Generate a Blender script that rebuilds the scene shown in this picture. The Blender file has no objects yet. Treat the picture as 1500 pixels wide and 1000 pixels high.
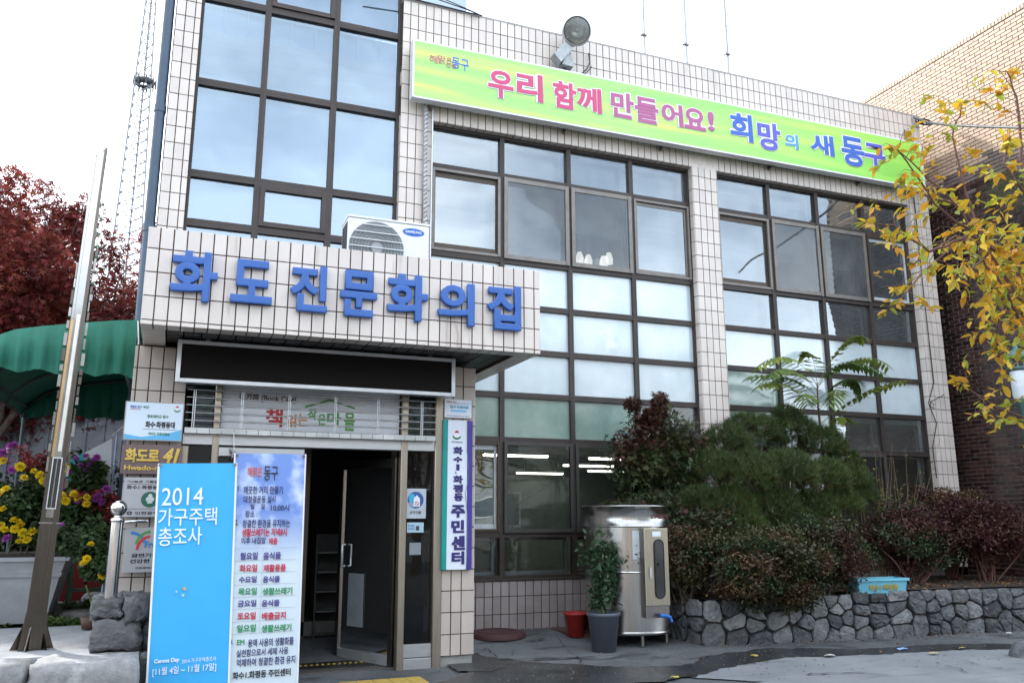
import bpy, math, random
import numpy as np
from mathutils import Vector, Matrix, Euler
rad = math.radians
S = bpy.context.scene
COL = S.collection
random.seed(7); RNG = np.random.default_rng(11)

# ------------------------------------------------------------------ camera
F_PX, PITCH, YAW, ROLL = 1229.2771, 0.2095035, 0.3801195, -0.0021
CAM = Vector((-2.5535, -10.1067, 1.4210))
def cam_axes():
    cy, sy, cp, sp = math.cos(YAW), math.sin(YAW), math.cos(PITCH), math.sin(PITCH)
    w = Vector((sy*cp, cy*cp, sp)); r = Vector((cy, -sy, 0)); u = r.cross(w)
    cr, sr = math.cos(ROLL), math.sin(ROLL)
    return cr*r+sr*u, -sr*r+cr*u, w
RR, UU, WW = cam_axes()
cd = bpy.data.cameras.new('camera'); co = bpy.data.objects.new('camera', cd); COL.objects.link(co)
co.matrix_world = Matrix(((RR.x, UU.x, -WW.x, CAM.x), (RR.y, UU.y, -WW.y, CAM.y), (RR.z, UU.z, -WW.z, CAM.z), (0, 0, 0, 1)))
cd.sensor_width = 36; cd.lens = F_PX/1500*36; cd.clip_end = 1000; cd.clip_start = 0.05
S.camera = co
# ------------------------------------------------------------------ sky, sun, exposure
SUN_AZ, SUN_EL = rad(-30), rad(38)            # behind the building, a little to the left
W = bpy.data.worlds.new('World'); S.world = W; W.use_nodes = True
nt = W.node_tree; bg = nt.nodes['Background']
sky = nt.nodes.new('ShaderNodeTexSky'); sky.sky_type = 'NISHITA'; sky.sun_disc = False
sky.sun_elevation = SUN_EL; sky.sun_rotation = SUN_AZ; sky.air_density = 1.0; sky.dust_density = 2.5; sky.ozone_density = 1.0
tc = nt.nodes.new('ShaderNodeTexCoord'); mp = nt.nodes.new('ShaderNodeMapping'); mp.inputs['Scale'].default_value = (1, 1, 2.6)
nz = nt.nodes.new('ShaderNodeTexNoise'); nz.inputs['Scale'].default_value = 1.7; nz.inputs['Detail'].default_value = 6; nz.inputs['Roughness'].default_value = .55
cr = nt.nodes.new('ShaderNodeValToRGB'); cr.color_ramp.elements[0].position = .36; cr.color_ramp.elements[1].position = .62
cr.color_ramp.elements[0].color = (.14, .14, .14, 1); cr.color_ramp.elements[1].color = (.80, .80, .80, 1)
mx = nt.nodes.new('ShaderNodeMix'); mx.data_type = 'RGBA'
mx.inputs['B'].default_value = (11.8, 12.9, 14.2, 1)
nt.links.new(tc.outputs['Generated'], mp.inputs[0]); nt.links.new(mp.outputs[0], nz.inputs['Vector'])
nt.links.new(nz.outputs[0], cr.inputs[0]); nt.links.new(cr.outputs[0], mx.inputs['Factor'])
nt.links.new(sky.outputs[0], mx.inputs['A']); nt.links.new(mx.outputs['Result'], bg.inputs[0])
bg.inputs[1].default_value = 0.15
sl = bpy.data.lights.new('sun', 'SUN'); sl.energy = 2.2; sl.angle = rad(3); sl.color = (1, .95, .87)
so = bpy.data.objects.new('sun', sl); COL.objects.link(so)
sd = Vector((math.sin(SUN_AZ)*math.cos(SUN_EL), math.cos(SUN_AZ)*math.cos(SUN_EL), math.sin(SUN_EL)))
so.rotation_euler = sd.to_track_quat('Z', 'Y').to_euler(); so.location = (0, 30, 30)
vs = S.view_settings; vs.view_transform = 'Standard'; vs.look = 'None'; vs.gamma = 1; vs.use_curve_mapping = False
vs.exposure = 1.24
S.cycles.max_bounces = 7; S.cycles.transparent_max_bounces = 12; S.cycles.use_denoising = True
S.cycles.sample_clamp_indirect = 6; S.cycles.caustics_reflective = False; S.cycles.caustics_refractive = False

# ------------------------------------------------------------------ helpers
def ray(u, v): return WW + RR*((u-750)/F_PX) - UU*((v-500)/F_PX)
def PY(u, v, y):
    d = ray(u, v); return CAM + d*((y-CAM.y)/d.y)
def PX(u, v, x):
    d = ray(u, v); return CAM + d*((x-CAM.x)/d.x)
def PZ(u, v, z=0.):
    d = ray(u, v); return CAM + d*((z-CAM.z)/d.z)

def tag(o, label=None, cat=None, group=None, kind=None):
    if label: o['label'] = label
    if cat: o['category'] = cat
    if group: o['group'] = group
    if kind: o['kind'] = kind
    return o
def empty(name, loc, label=None, cat=None, group=None, rot=(0, 0, 0), parent=None):
    o = bpy.data.objects.new(name, None); COL.objects.link(o); o.location = loc; o.rotation_euler = rot
    o.empty_display_size = .1
    if parent: o.parent = parent
    return tag(o, label, cat, group)
def link(name, me, mat=None, parent=None, loc=(0, 0, 0), rot=(0, 0, 0), scale=(1, 1, 1)):
    o = bpy.data.objects.new(name, me); COL.objects.link(o)
    if mat is not None and not me.materials: me.materials.append(mat)
    o.location = loc; o.rotation_euler = rot; o.scale = scale
    if parent: o.parent = parent
    return o
def copy_tree(o, parent=None):
    c = o.copy(); COL.objects.link(c)
    if parent: c.parent = parent
    for ch in list(o.children): copy_tree(ch, c)
    return c

class MB:
    def __init__(s): s.v = []; s.f = []; s.r = []; s.sm = []
    def add(s, vs, fs, r=0., smooth=False):
        b = len(s.v); s.v += [tuple(p) for p in vs]; s.f += [tuple(i+b for i in f) for f in fs]; s.r += [r]*len(fs); s.sm += [smooth]*len(fs)
    def box(s, x0, y0, z0, x1, y1, z1, r=0., M=None):
        vs = [Vector(p) for p in ((x0, y0, z0), (x1, y0, z0), (x1, y1, z0), (x0, y1, z0), (x0, y0, z1), (x1, y0, z1), (x1, y1, z1), (x0, y1, z1))]
        if M: vs = [M @ p for p in vs]
        s.add(vs, [(0, 3, 2, 1), (4, 5, 6, 7), (0, 1, 5, 4), (1, 2, 6, 5), (2, 3, 7, 6), (3, 0, 4, 7)], r)
    def plate(s, x0, z0, x1, z1, yf, yb, c=.004, r=0., M=None):
        """slab facing -y with a chamfered front edge"""
        vs = [(x0, yb, z0), (x1, yb, z0), (x1, yb, z1), (x0, yb, z1), (x0, yf+c, z0), (x1, yf+c, z0), (x1, yf+c, z1), (x0, yf+c, z1),
              (x0+c, yf, z0+c), (x1-c, yf, z0+c), (x1-c, yf, z1-c), (x0+c, yf, z1-c)]
        vs = [Vector(p) for p in vs]
        if M: vs = [M @ p for p in vs]
        fs = [(8, 9, 10, 11)]
        for i in range(4):
            j = (i+1) % 4; fs += [(4+i, 4+j, 8+j, 8+i), (i, j, 4+j, 4+i)]
        s.add(vs, fs, r)
    def tube(s, pts, rad_, n=8, r=0., cap=True, smooth=True):
        pts = [Vector(p) for p in pts]; k = len(pts)
        rs = rad_ if isinstance(rad_, (list, tuple)) else [rad_]*k
        vs = []; up = None
        for i, p in enumerate(pts):
            d = (pts[min(i+1, k-1)]-pts[max(i-1, 0)])
            if d.length < 1e-9: d = Vector((0, 0, 1))
            d.normalize()
            if up is None:
                a = Vector((0, 0, 1)) if abs(d.z) < .9 else Vector((1, 0, 0)); a = (a-d*a.dot(d)).normalized()
            else: a = (up-d*up.dot(d)); a = a.normalized() if a.length > 1e-6 else d.orthogonal().normalized()
            up = a; b = d.cross(a)
            for j in range(n):
                t = 2*math.pi*j/n; vs.append(p+(a*math.cos(t)+b*math.sin(t))*rs[i])
        fs = [(i*n+j, i*n+(j+1) % n, (i+1)*n+(j+1) % n, (i+1)*n+j) for i in range(k-1) for j in range(n)]
        s.add(vs, fs, r, smooth)
        if cap: s.add(vs[:n], [tuple(range(n))[::-1]], r); s.add(vs[-n:], [tuple(range(n))], r)
    def lathe(s, prof, c=(0, 0, 0), n=32, r=0., smooth=True):
        vs = []; k = len(prof)
        for (q, z) in prof:
            for j in range(n):
                t = 2*math.pi*j/n; vs.append((c[0]+q*math.cos(t), c[1]+q*math.sin(t), c[2]+z))
        fs = [(i*n+j, i*n+(j+1) % n, (i+1)*n+(j+1) % n, (i+1)*n+j) for i in range(k-1) for j in range(n)]
        s.add(vs, fs, r, smooth)
    def prism(s, poly, y0, y1, r=0., M=None):
        """poly = (x,z) outline, extruded from y0 (front) to y1"""
        n = len(poly)
        vs = [Vector((x, y0, z)) for x, z in poly]+[Vector((x, y1, z)) for x, z in poly]
        if M: vs = [M @ p for p in vs]
        s.add(vs, [tuple(range(n)), tuple(range(2*n-1, n-1, -1))]+[(i, n+i, n+(i+1) % n, (i+1) % n) for i in range(n)], r)
    def flat(s, poly, z, r=0.):
        s.add([(x, y, z) for x, y in poly], [tuple(range(len(poly)))], r)
    def mesh(s, name='m'):
        me = bpy.data.meshes.new(name); me.from_pydata(s.v, [], s.f)
        at = me.attributes.new('rnd', 'FLOAT', 'FACE'); at.data.foreach_set('value', s.r)
        me.polygons.foreach_set('use_smooth', s.sm); me.update()
        return me
    def build(s, name, mat, parent=None, **k):
        return link(name, s.mesh(name), mat, parent, **k)
def box_obj(name, mat, a, b, parent=None, c=0, **k):
    m = MB()
    if c: m.plate(a[0], a[2], b[0], b[2], a[1], b[1], c)
    else: m.box(*a, *b)
    return m.build(name, mat, parent, **k)

# ------------------------------------------------------------------ materials
MATS = {}
def mat(name, col, rough=.6, metal=0., col2=None, nscale=6., namt=.25, bump=0., bscale=60., rnd=0., coat=0., spec=.5, aniso=None, emit=None, es=1., hue=0., trans=0., wear=None, detail=6, ior=None, bdist=.01):
    """principled material with noise in colour, per-piece variation and fine relief"""
    if name in MATS: return MATS[name]
    m = bpy.data.materials.new(name); m.use_nodes = True; t = m.node_tree; N = t.nodes; L = t.links
    b = N['Principled BSDF']; b.inputs['Roughness'].default_value = rough; b.inputs['Metallic'].default_value = metal
    b.inputs['Specular IOR Level'].default_value = spec
    if ior: b.inputs['IOR'].default_value = ior
    if coat: b.inputs['Coat Weight'].default_value = coat; b.inputs['Coat Roughness'].default_value = .08
    if emit: b.inputs['Emission Color'].default_value = (*emit, 1); b.inputs['Emission Strength'].default_value = es
    geo = N.new('ShaderNodeNewGeometry'); mapn = N.new('ShaderNodeMapping'); L.new(geo.outputs['Position'], mapn.inputs[0])
    if aniso: mapn.inputs['Scale'].default_value = aniso
    n = N.new('ShaderNodeTexNoise'); n.inputs['Scale'].default_value = nscale; n.inputs['Detail'].default_value = detail; n.inputs['Roughness'].default_value = .6
    L.new(mapn.outputs[0], n.inputs['Vector'])
    mr = N.new('ShaderNodeMapRange'); mr.inputs[1].default_value = .3; mr.inputs[2].default_value = .7; L.new(n.outputs[0], mr.inputs[0])
    mixc = N.new('ShaderNodeMix'); mixc.data_type = 'RGBA'; mixc.inputs['A'].default_value = (*col, 1)
    c2 = col2 if col2 else tuple(c*(1-namt) for c in col); mixc.inputs['B'].default_value = (*c2, 1)
    L.new(mr.outputs[0], mixc.inputs['Factor'])
    out = mixc.outputs['Result']
    if rnd or hue:
        oi = N.new('ShaderNodeObjectInfo'); at = N.new('ShaderNodeAttribute'); at.attribute_name = 'rnd'
        ad = N.new('ShaderNodeMath'); ad.operation = 'ADD'; L.new(oi.outputs['Random'], ad.inputs[0]); L.new(at.outputs['Fac'], ad.inputs[1])
        fr = N.new('ShaderNodeMath'); fr.operation = 'FRACT'; L.new(ad.outputs[0], fr.inputs[0])
        hs = N.new('ShaderNodeHueSaturation'); L.new(out, hs.inputs['Color'])
        r1 = N.new('ShaderNodeMapRange'); r1.inputs[3].default_value = 1-rnd; r1.inputs[4].default_value = 1+rnd; L.new(fr.outputs[0], r1.inputs[0]); L.new(r1.outputs[0], hs.inputs['Value'])
        if hue:
            m7 = N.new('ShaderNodeMath'); m7.operation = 'MULTIPLY'; m7.inputs[1].default_value = 7.31; L.new(fr.outputs[0], m7.inputs[0])
            f7 = N.new('ShaderNodeMath'); f7.operation = 'FRACT'; L.new(m7.outputs[0], f7.inputs[0])
            r2 = N.new('ShaderNodeMapRange'); r2.inputs[3].default_value = .5-hue; r2.inputs[4].default_value = .5+hue; L.new(f7.outputs[0], r2.inputs[0]); L.new(r2.outputs[0], hs.inputs['Hue'])
        out = hs.outputs[0]
    if wear:                                      # (colour, scale, threshold, stretch)
        wc, ws, wt, wst = wear
        mw = N.new('ShaderNodeMapping'); mw.inputs['Scale'].default_value = wst; L.new(geo.outputs['Position'], mw.inputs[0])
        wn = N.new('ShaderNodeTexNoise'); wn.inputs['Scale'].default_value = ws; wn.inputs['Detail'].default_value = 8; wn.inputs['Roughness'].default_value = .65; L.new(mw.outputs[0], wn.inputs['Vector'])
        wr = N.new('ShaderNodeMapRange'); wr.inputs[1].default_value = wt; wr.inputs[2].default_value = wt+.12; L.new(wn.outputs[0], wr.inputs[0])
        wm = N.new('ShaderNodeMix'); wm.data_type = 'RGBA'; wm.inputs['B'].default_value = (*wc, 1); L.new(out, wm.inputs['A']); L.new(wr.outputs[0], wm.inputs['Factor']); out = wm.outputs['Result']
    L.new(out, b.inputs['Base Color'])
    rr = N.new('ShaderNodeMapRange'); rr.inputs[3].default_value = max(.02, rough-.08); rr.inputs[4].default_value = min(1, rough+.1); L.new(n.outputs[0], rr.inputs[0]); L.new(rr.outputs[0], b.inputs['Roughness'])
    if bump:
        bn = N.new('ShaderNodeTexNoise'); bn.inputs['Scale'].default_value = bscale; bn.inputs['Detail'].default_value = 5; L.new(mapn.outputs[0], bn.inputs['Vector'])
        bp = N.new('ShaderNodeBump'); bp.inputs['Strength'].default_value = bump; bp.inputs['Distance'].default_value = bdist; L.new(bn.outputs[0], bp.inputs['Height']); L.new(bp.outputs[0], b.inputs['Normal'])
        if coat: L.new(bp.outputs[0], b.inputs['Coat Normal'])
    if trans:
        tr = N.new('ShaderNodeBsdfTranslucent'); L.new(out, tr.inputs[0]); ms = N.new('ShaderNodeMixShader'); ms.inputs[0].default_value = trans
        L.new(b.outputs[0], ms.inputs[1]); L.new(tr.outputs[0], ms.inputs[2]); L.new(ms.outputs[0], N['Material Output'].inputs[0])
    MATS[name] = m; return m
def glass(name, tint=(.9, .95, .95), refl=1., wav=.0, dirt=.0, ior=1.5, rc=(1, 1, 1)):
    if name in MATS: return MATS[name]
    m = bpy.data.materials.new(name); m.use_nodes = True; t = m.node_tree; N = t.nodes; L = t.links
    N.remove(N['Principled BSDF'])
    tr = N.new('ShaderNodeBsdfTransparent'); tr.inputs[0].default_value = (*tint, 1)
    gl = N.new('ShaderNodeBsdfGlossy'); gl.inputs['Roughness'].default_value = .015; gl.inputs[0].default_value = (refl*rc[0], refl*rc[1], refl*rc[2], 1)
    fr = N.new('ShaderNodeFresnel'); fr.inputs[0].default_value = ior
    ms = N.new('ShaderNodeMixShader'); L.new(fr.outputs[0], ms.inputs[0]); L.new(tr.outputs[0], ms.inputs[1]); L.new(gl.outputs[0], ms.inputs[2])
    geo = N.new('ShaderNodeNewGeometry')
    if wav:
        nn = N.new('ShaderNodeTexNoise'); nn.inputs['Scale'].default_value = 1.6; nn.inputs['Detail'].default_value = 1; L.new(geo.outputs['Position'], nn.inputs['Vector'])
        bp = N.new('ShaderNodeBump'); bp.inputs['Strength'].default_value = wav; bp.inputs['Distance'].default_value = .02; L.new(nn.outputs[0], bp.inputs['Height']); L.new(bp.outputs[0], gl.inputs['Normal'])
    last = ms
    if dirt:
        df = N.new('ShaderNodeBsdfDiffuse'); df.inputs[0].default_value = (.55, .6, .6, 1)
        dn = N.new('ShaderNodeTexNoise'); dn.inputs['Scale'].default_value = 2.2; dn.inputs['Detail'].default_value = 8; L.new(geo.outputs['Position'], dn.inputs['Vector'])
        mr = N.new('ShaderNodeMapRange'); mr.inputs[1].default_value = .35; mr.inputs[2].default_value = .75; mr.inputs[3].default_value = dirt*.4; mr.inputs[4].default_value = dirt; L.new(dn.outputs[0], mr.inputs[0])
        m2 = N.new('ShaderNodeMixShader'); L.new(mr.outputs[0], m2.inputs[0]); L.new(ms.outputs[0], m2.inputs[1]); L.new(df.outputs[0], m2.inputs[2]); last = m2
    L.new(last.outputs[0], N['Material Output'].inputs[0]); MATS[name] = m; return m

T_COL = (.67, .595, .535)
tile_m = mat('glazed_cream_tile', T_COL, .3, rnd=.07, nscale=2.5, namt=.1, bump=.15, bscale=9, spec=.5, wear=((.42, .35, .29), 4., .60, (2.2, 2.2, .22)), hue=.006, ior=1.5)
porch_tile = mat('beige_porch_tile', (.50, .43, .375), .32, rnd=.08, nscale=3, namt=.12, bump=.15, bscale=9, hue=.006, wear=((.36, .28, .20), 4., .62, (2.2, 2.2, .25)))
tile_low = mat('shade_toned_wall_tile', (.34, .30, .29), .35, rnd=.12, nscale=4, namt=.2, bump=.15, bscale=12, wear=((.30, .19, .05), 5., .60, (1.5, 1.5, .5)), hue=.01)  # street shade near the ground put into the darker base colour, under ochre stains
mortar = mat('dark_mortar', (.035, .026, .022), .9, nscale=20, col2=(.10, .055, .035), bump=.3)
render_m = mat('cement_render', (.40, .38, .36), .9, nscale=3, bump=.3, bscale=40)
bronze = mat('bronze_window_metal', (.030, .021, .018), .5, .15, rnd=.2, nscale=5, col2=(.050, .036, .030), bump=.05)
bronze_grey = mat('grey_sash_metal', (.20, .18, .16), .4, .4, nscale=8)
brown_sash = mat('brown_sash_metal', (.065, .044, .028), .4, .3, nscale=8)
alu = mat('pale_aluminium', (.62, .63, .64), .35, .6, nscale=6, namt=.15, wear=((.35, .33, .3), 6, .68, (1, 1, 1)))
pane_clear = glass('window_glass', wav=.35, dirt=.08, ior=2.9, rc=(.90, .97, 1))
pane_tower = glass('blue_tinted_glass', (.85, .93, 1), wav=.3, dirt=.06, ior=2.9, rc=(.72, .87, 1))
pane_dark = glass('ground_floor_glass', (.6, .65, .66), wav=.3, dirt=.02, ior=1.6)
door_glass = glass('door_glass', (.45, .48, .48), wav=.1, dirt=.008, ior=1.42)
screen_m = glass('fly_screen', (.70, .70, .70), .8, dirt=.18, ior=1.9)
frost = mat('frosted_film_pane', (.64, .71, .73), .12, nscale=1.3, col2=(.42, .51, .54), coat=1., spec=.9, bump=.12, bscale=1.2, ior=1.5, wear=((.74, .77, .78), 1.4, .62, (1, 1, 1)), bdist=.02)
frost_g = mat('green_film_pane', (.17, .27, .22), .15, nscale=1.6, col2=(.34, .42, .38), coat=1., bump=.12, bscale=1.2, bdist=.02)
blue_film = mat('pale_blue_blind', (.50, .70, .95), .5, nscale=.6, col2=(.40, .60, .90))
white_blind = mat('white_blind', (.84, .90, .92), .7, nscale=1.5, namt=.12, aniso=(.3, 1, 8))
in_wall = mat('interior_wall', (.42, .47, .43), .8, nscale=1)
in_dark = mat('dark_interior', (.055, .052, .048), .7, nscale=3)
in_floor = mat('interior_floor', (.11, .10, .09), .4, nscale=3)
lit = mat('lit_fluorescent_tube', (1, 1, 1), emit=(1, .90, .70), es=9)
lit_w = mat('lit_pendant_lamp', (1, 1, 1), emit=(1, .95, .88), es=.6)
white_p = mat('white_paint', (.78, .79, .80), .35, nscale=5, namt=.06)
steel = mat('brushed_stainless_steel', (.50, .49, .47), .2, 1., nscale=3, aniso=(30, 30, .6), bump=.06, bscale=12, namt=.25)
steel_d = mat('dull_steel', (.30, .28, .26), .3, 1., nscale=4, aniso=(8, 8, .6), bump=.08)
chrome = mat('polished_chrome', (.62, .60, .58), .08, 1., nscale=3, namt=.1)
black_p = mat('black_plastic', (.015, .014, .013), .5, nscale=8, bump=.1)
dark_p = mat('dark_paint', (.05, .045, .04), .5)
rubber = mat('black_cable', (.02, .02, .022), .5)
blue_letter = mat('blue_letter_acrylic', (.028, .115, .40), .4, nscale=3, namt=.1)

def leaf_mat(name, c, c2, rnd=.35, hue=.03, trans=.3, rough=.5):
    return mat(name, c, rough, col2=c2, nscale=1.3, rnd=rnd, hue=hue, trans=trans, spec=.35)

# text ---------------------------------------------------------------
DG = None
_tc = {}
def text_mesh(s, off, ext, shear=0.):
    key = (s, off, ext, shear)
    if key in _tc: return _tc[key]
    c = bpy.data.curves.new('writing', 'FONT'); c.body = s; c.size = 1; c.bevel_depth = off; c.bevel_resolution = 1; c.extrude = ext; c.resolution_u = 3; c.shear = shear
    o = bpy.data.objects.new('writing', c); COL.objects.link(o)
    dg = bpy.context.evaluated_depsgraph_get(); me = bpy.data.meshes.new_from_object(o.evaluated_get(dg))
    bpy.data.objects.remove(o); bpy.data.curves.remove(c)
    co_ = np.empty(len(me.vertices)*3, 'f'); me.vertices.foreach_get('co', co_); co_ = co_.reshape(-1, 3)
    bb = (co_[:, 0].min(), co_[:, 0].max(), co_[:, 1].min(), co_[:, 1].max()); _tc[key] = (me, co_.copy(), bb); return _tc[key]
def text(s, x0, z0, x1, z1, m, parent=None, y=-.003, off=.02, ext=0., depth=.001, name='lettering', grow=0., shear=0.):
    """writing stretched into the rectangle x0..x1, z0..z1, facing -y"""
    me0, c, bb = text_mesh(s, off, 0. if ext == 0 else .5, shear)
    me = me0.copy(); q = np.empty_like(c)
    sx = (x1-x0)/max(1e-6, bb[1]-bb[0]); sz = (z1-z0)/max(1e-6, bb[3]-bb[2])
    q[:, 0] = x0+(c[:, 0]-bb[0])*sx; q[:, 2] = z0+(c[:, 1]-bb[2])*sz; zr = max(1e-6, np.abs(c[:, 2]).max()); q[:, 1] = y-(c[:, 2]/zr+1)*.5*(ext if ext else .0014)
    me.vertices.foreach_set('co', q.ravel()); me.update(); me.materials.clear()
    return link(name, me, m, parent)
def ink(name, c, rough=.5): return mat('ink_'+name, c, rough, nscale=10, namt=.05)
def disc(x, z, rx, rz, m, parent, y=-.003, n=28, name='emblem', a0=0, a1=360, inner=0):
    b = MB()
    if inner:
        P = []
        k = n
        for i in range(k+1):
            t = rad(a0+(a1-a0)*i/k); P.append((x+rx*math.cos(t), y, z+rz*math.sin(t))); P.append((x+rx*inner*math.cos(t), y, z+rz*inner*math.sin(t)))
        b.add(P, [(2*i, 2*i+2, 2*i+3, 2*i+1) for i in range(k)])
    else:
        P = [(x+rx*math.cos(rad(a0+(a1-a0)*i/n)), y, z+rz*math.sin(rad(a0+(a1-a0)*i/n))) for i in range(n)]
        b.add(P, [tuple(range(n))])
    return b.build(name, m, parent)
def emblem(x, z, r, parent, y=-.003):
    """district emblem: red sun over a white drop held by a green crescent"""
    disc(x, z+.55*r, .42*r, .42*r, ink('red', (.55, .03, .03)), parent, y)
    disc(x, z-.15*r, .95*r, .8*r, ink('green', (.02, .18, .07)), parent, y-.0006, a0=180, a1=360)
    disc(x, z-.05*r, .7*r, .5*r, ink('white', (.8, .82, .85)), parent, y-.0012)

def curve_line(pts, w, m, parent, name, y=None, n=6, **k):
    b = MB(); b.tube(pts, w, n); return b.build(name, m, parent, **k)
def bez(p0, p1, sag, n=12, side=(0, 0, 0)):
    p0, p1 = Vector(p0), Vector(p1); out = []
    for i in range(n+1):
        t = i/n; p = p0.lerp(p1, t); p.z -= sag*4*t*(1-t); p += Vector(side)*4*t*(1-t); out.append(p)
    return out

# ================================================================== ground
def zg(x, y):
    t = max(0., min(1., (y+1.6)/1.6)); return .10*t*t*(3-2*t)
asph = bpy.data.materials.new('worn_asphalt_and_concrete'); asph.use_nodes = True
def ground_material(m):
    t = m.node_tree; N = t.nodes; L = t.links; b = N['Principled BSDF']
    g = N.new('ShaderNodeNewGeometry')
    def noise(sc, det=8, ro=.6, stretch=None, dist=0):
        n = N.new('ShaderNodeTexNoise'); n.inputs['Scale'].default_value = sc; n.inputs['Detail'].default_value = det; n.inputs['Roughness'].default_value = ro; n.inputs['Distortion'].default_value = dist
        src = g.outputs['Position']
        if stretch:
            mp = N.new('ShaderNodeMapping'); mp.inputs['Scale'].default_value = stretch; L.new(src, mp.inputs[0]); src = mp.outputs[0]
        L.new(src, n.inputs['Vector']); return n.outputs[0]
    def rng(s, a, c, x=0., y=1.):
        r = N.new('ShaderNodeMapRange'); r.inputs[1].default_value = a; r.inputs[2].default_value = c; r.inputs[3].default_value = x; r.inputs[4].default_value = y; L.new(s, r.inputs[0]); return r.outputs[0]
    def mixc(f, A, B):
        x = N.new('ShaderNodeMix'); x.data_type = 'RGBA'
        for k, v in (('A', A), ('B', B)):
            if isinstance(v, tuple): x.inputs[k].default_value = (*v, 1)
            else: L.new(v, x.inputs[k])
        L.new(f, x.inputs['Factor']); return x.outputs['Result']
    base = mixc(rng(noise(1.1), .35, .65), (.055, .059, .061), (.098, .103, .106))
    base = mixc(rng(noise(.35, 4), .48, .6), base, (.13, .137, .142))
    base = mixc(rng(noise(180, 3, .8), .5, .62, 0, .55), base, (.05, .05, .052))
    base = mixc(rng(noise(260, 2, .8), .6, .68, 0, .5), base, (.36, .35, .34))
    stain = rng(noise(1.6, 9, .62, (1, 2.2, 1), .6), .56, .62)
    base = mixc(stain, base, (.045, .048, .05))
    L.new(base, b.inputs['Base Color'])
    L.new(rng(stain, 0, 1, .82, .6), b.inputs['Roughness'])
    bp = N.new('ShaderNodeBump'); bp.inputs['Strength'].default_value = .5; bp.inputs['Distance'].default_value = .008; L.new(noise(150, 4, .7), bp.inputs['Height'])
    b2 = N.new('ShaderNodeBump'); b2.inputs['Strength'].default_value = .35; b2.inputs['Distance'].default_value = .05; L.new(noise(3, 5), b2.inputs['Height']); L.new(bp.outputs[0], b2.inputs['Normal']); L.new(b2.outputs[0], b.inputs['Normal'])
ground_material(asph)
def ground():
    xs = [-150, -60, -25, -12]+[-8+i*.5 for i in range(41)]+[14, 20, 35, 70, 150]
    ys = [-150, -70, -35, -20, -14]+[-11+i*.5 for i in range(18)]+[-2+i*.1 for i in range(25)]+[1, 3, 8, 20, 60, 150]
    m = MB(); V = [(x, y, zg(x, y)+.006*math.sin(x*1.3+y)*(1 if -12 < y < 0 and -8 < x < 12 else 0)) for y in ys for x in xs]; n = len(xs)
    m.add(V, [(j*n+i, j*n+i+1, (j+1)*n+i+1, (j+1)*n+i) for j in range(len(ys)-1) for i in range(n-1)], smooth=True)
    o = m.build('ground', asph); o['kind'] = 'structure'
ground()
wet = mat('wet_asphalt', (.020, .021, .022), .22, nscale=3, col2=(.045, .047, .048), bump=.5, bscale=120, spec=.5)
conc_light = mat('pale_concrete_patch', (.16, .168, .175), .8, nscale=1.4, col2=(.235, .243, .25), bump=.4, bscale=90, wear=((.12, .125, .13), 1.5, .55, (.6, 2.6, 1)))
crack_m = mat('crack_shadow', (.02, .018, .016), .95)
def blob(pts, z, name, m, jit=.05, sub=6, kind='structure'):
    """irregular sheet: outline displaced at several scales"""
    ring_ = [Vector((x, y)) for x, y in pts]; amp = jit
    for lv in range(4):
        out = []
        for i in range(len(ring_)):
            a, b = ring_[i], ring_[(i+1) % len(ring_)]; L_ = (b-a).length; out.append(a)
            if L_ > .03: n_ = Vector((-(b-a).y, (b-a).x))/max(L_, 1e-6); out.append(a.lerp(b, random.uniform(.4, .6))+n_*random.gauss(0, 1)*min(amp, L_*.16))
        ring_ = out; amp *= .75
    out = [(p.x, p.y) for p in ring_]
    b_ = MB(); b_.add([(x, y, zg(x, y)+z) for x, y in out], [tuple(range(len(out)))])
    me = b_.mesh(name)
    import bmesh
    bm = bmesh.new(); bm.from_mesh(me); bmesh.ops.triangulate(bm, faces=bm.faces[:]); bm.to_mesh(me); bm.free()
    o = link(name, me, m); o['kind'] = kind; return o
def gp(u, v, z=.0):
    p = PZ(u, v, z); return (p.x, p.y)
blob([gp(1120, 999), gp(1010, 992), gp(1080, 972), gp(1160, 962), gp(1280, 958), gp(1400, 953), gp(1520, 950), (9.5, -4), (9.5, -9), (2, -9), (.6, -4.2)], .010, 'concrete_road_edge', conc_light, .03, 8)
blob([gp(700, 962), gp(765, 970), gp(905, 978), gp(1000, 976), gp(1060, 957), gp(1130, 950), gp(1250, 952), gp(1340, 946), gp(1480, 944), gp(1492, 950), gp(1400, 953), gp(1280, 960), gp(1160, 964), gp(1085, 975), gp(1020, 993), gp(900, 1004), gp(700, 1010), gp(640, 1002), gp(690, 985)], .014, 'wet_gutter', wet, .035, 6)
blob([gp(655, 973), gp(700, 960), gp(745, 972), gp(720, 985), gp(670, 985)], .016, 'wet_gutter', wet, .04, 5)
def crack(pts, w, z=.006):
    P = []
    for i in range(len(pts)-1):
        a = Vector((*gp(*pts[i], .03), 0)); b = Vector((*gp(*pts[i+1], .03), 0)); k = 7
        for j in range(k): q = a.lerp(b, j/k); P.append((q.x+random.uniform(-.018, .018), q.y+random.uniform(-.03, .03)))
    m = MB(); vs = []
    for i, p in enumerate(P):
        ww = 1.5*w*random.uniform(.3, 1.3)*(1-abs(2*i/len(P)-1)**3)
        vs += [(p[0], p[1]-ww, zg(*p)+z+.011), (p[0], p[1]+ww, zg(*p)+z+.011)]
    m.add(vs, [(2*i, 2*i+2, 2*i+3, 2*i+1) for i in range(len(P)-1)])
    o = m.build('pavement_crack', crack_m); o['kind'] = 'structure'
crack([(693, 953), (715, 952), (735, 963), (790, 962), (850, 960), (848, 961)], .022)
crack([(812, 932), (822, 945), (846, 960), (862, 978), (858, 990)], .013)
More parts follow.
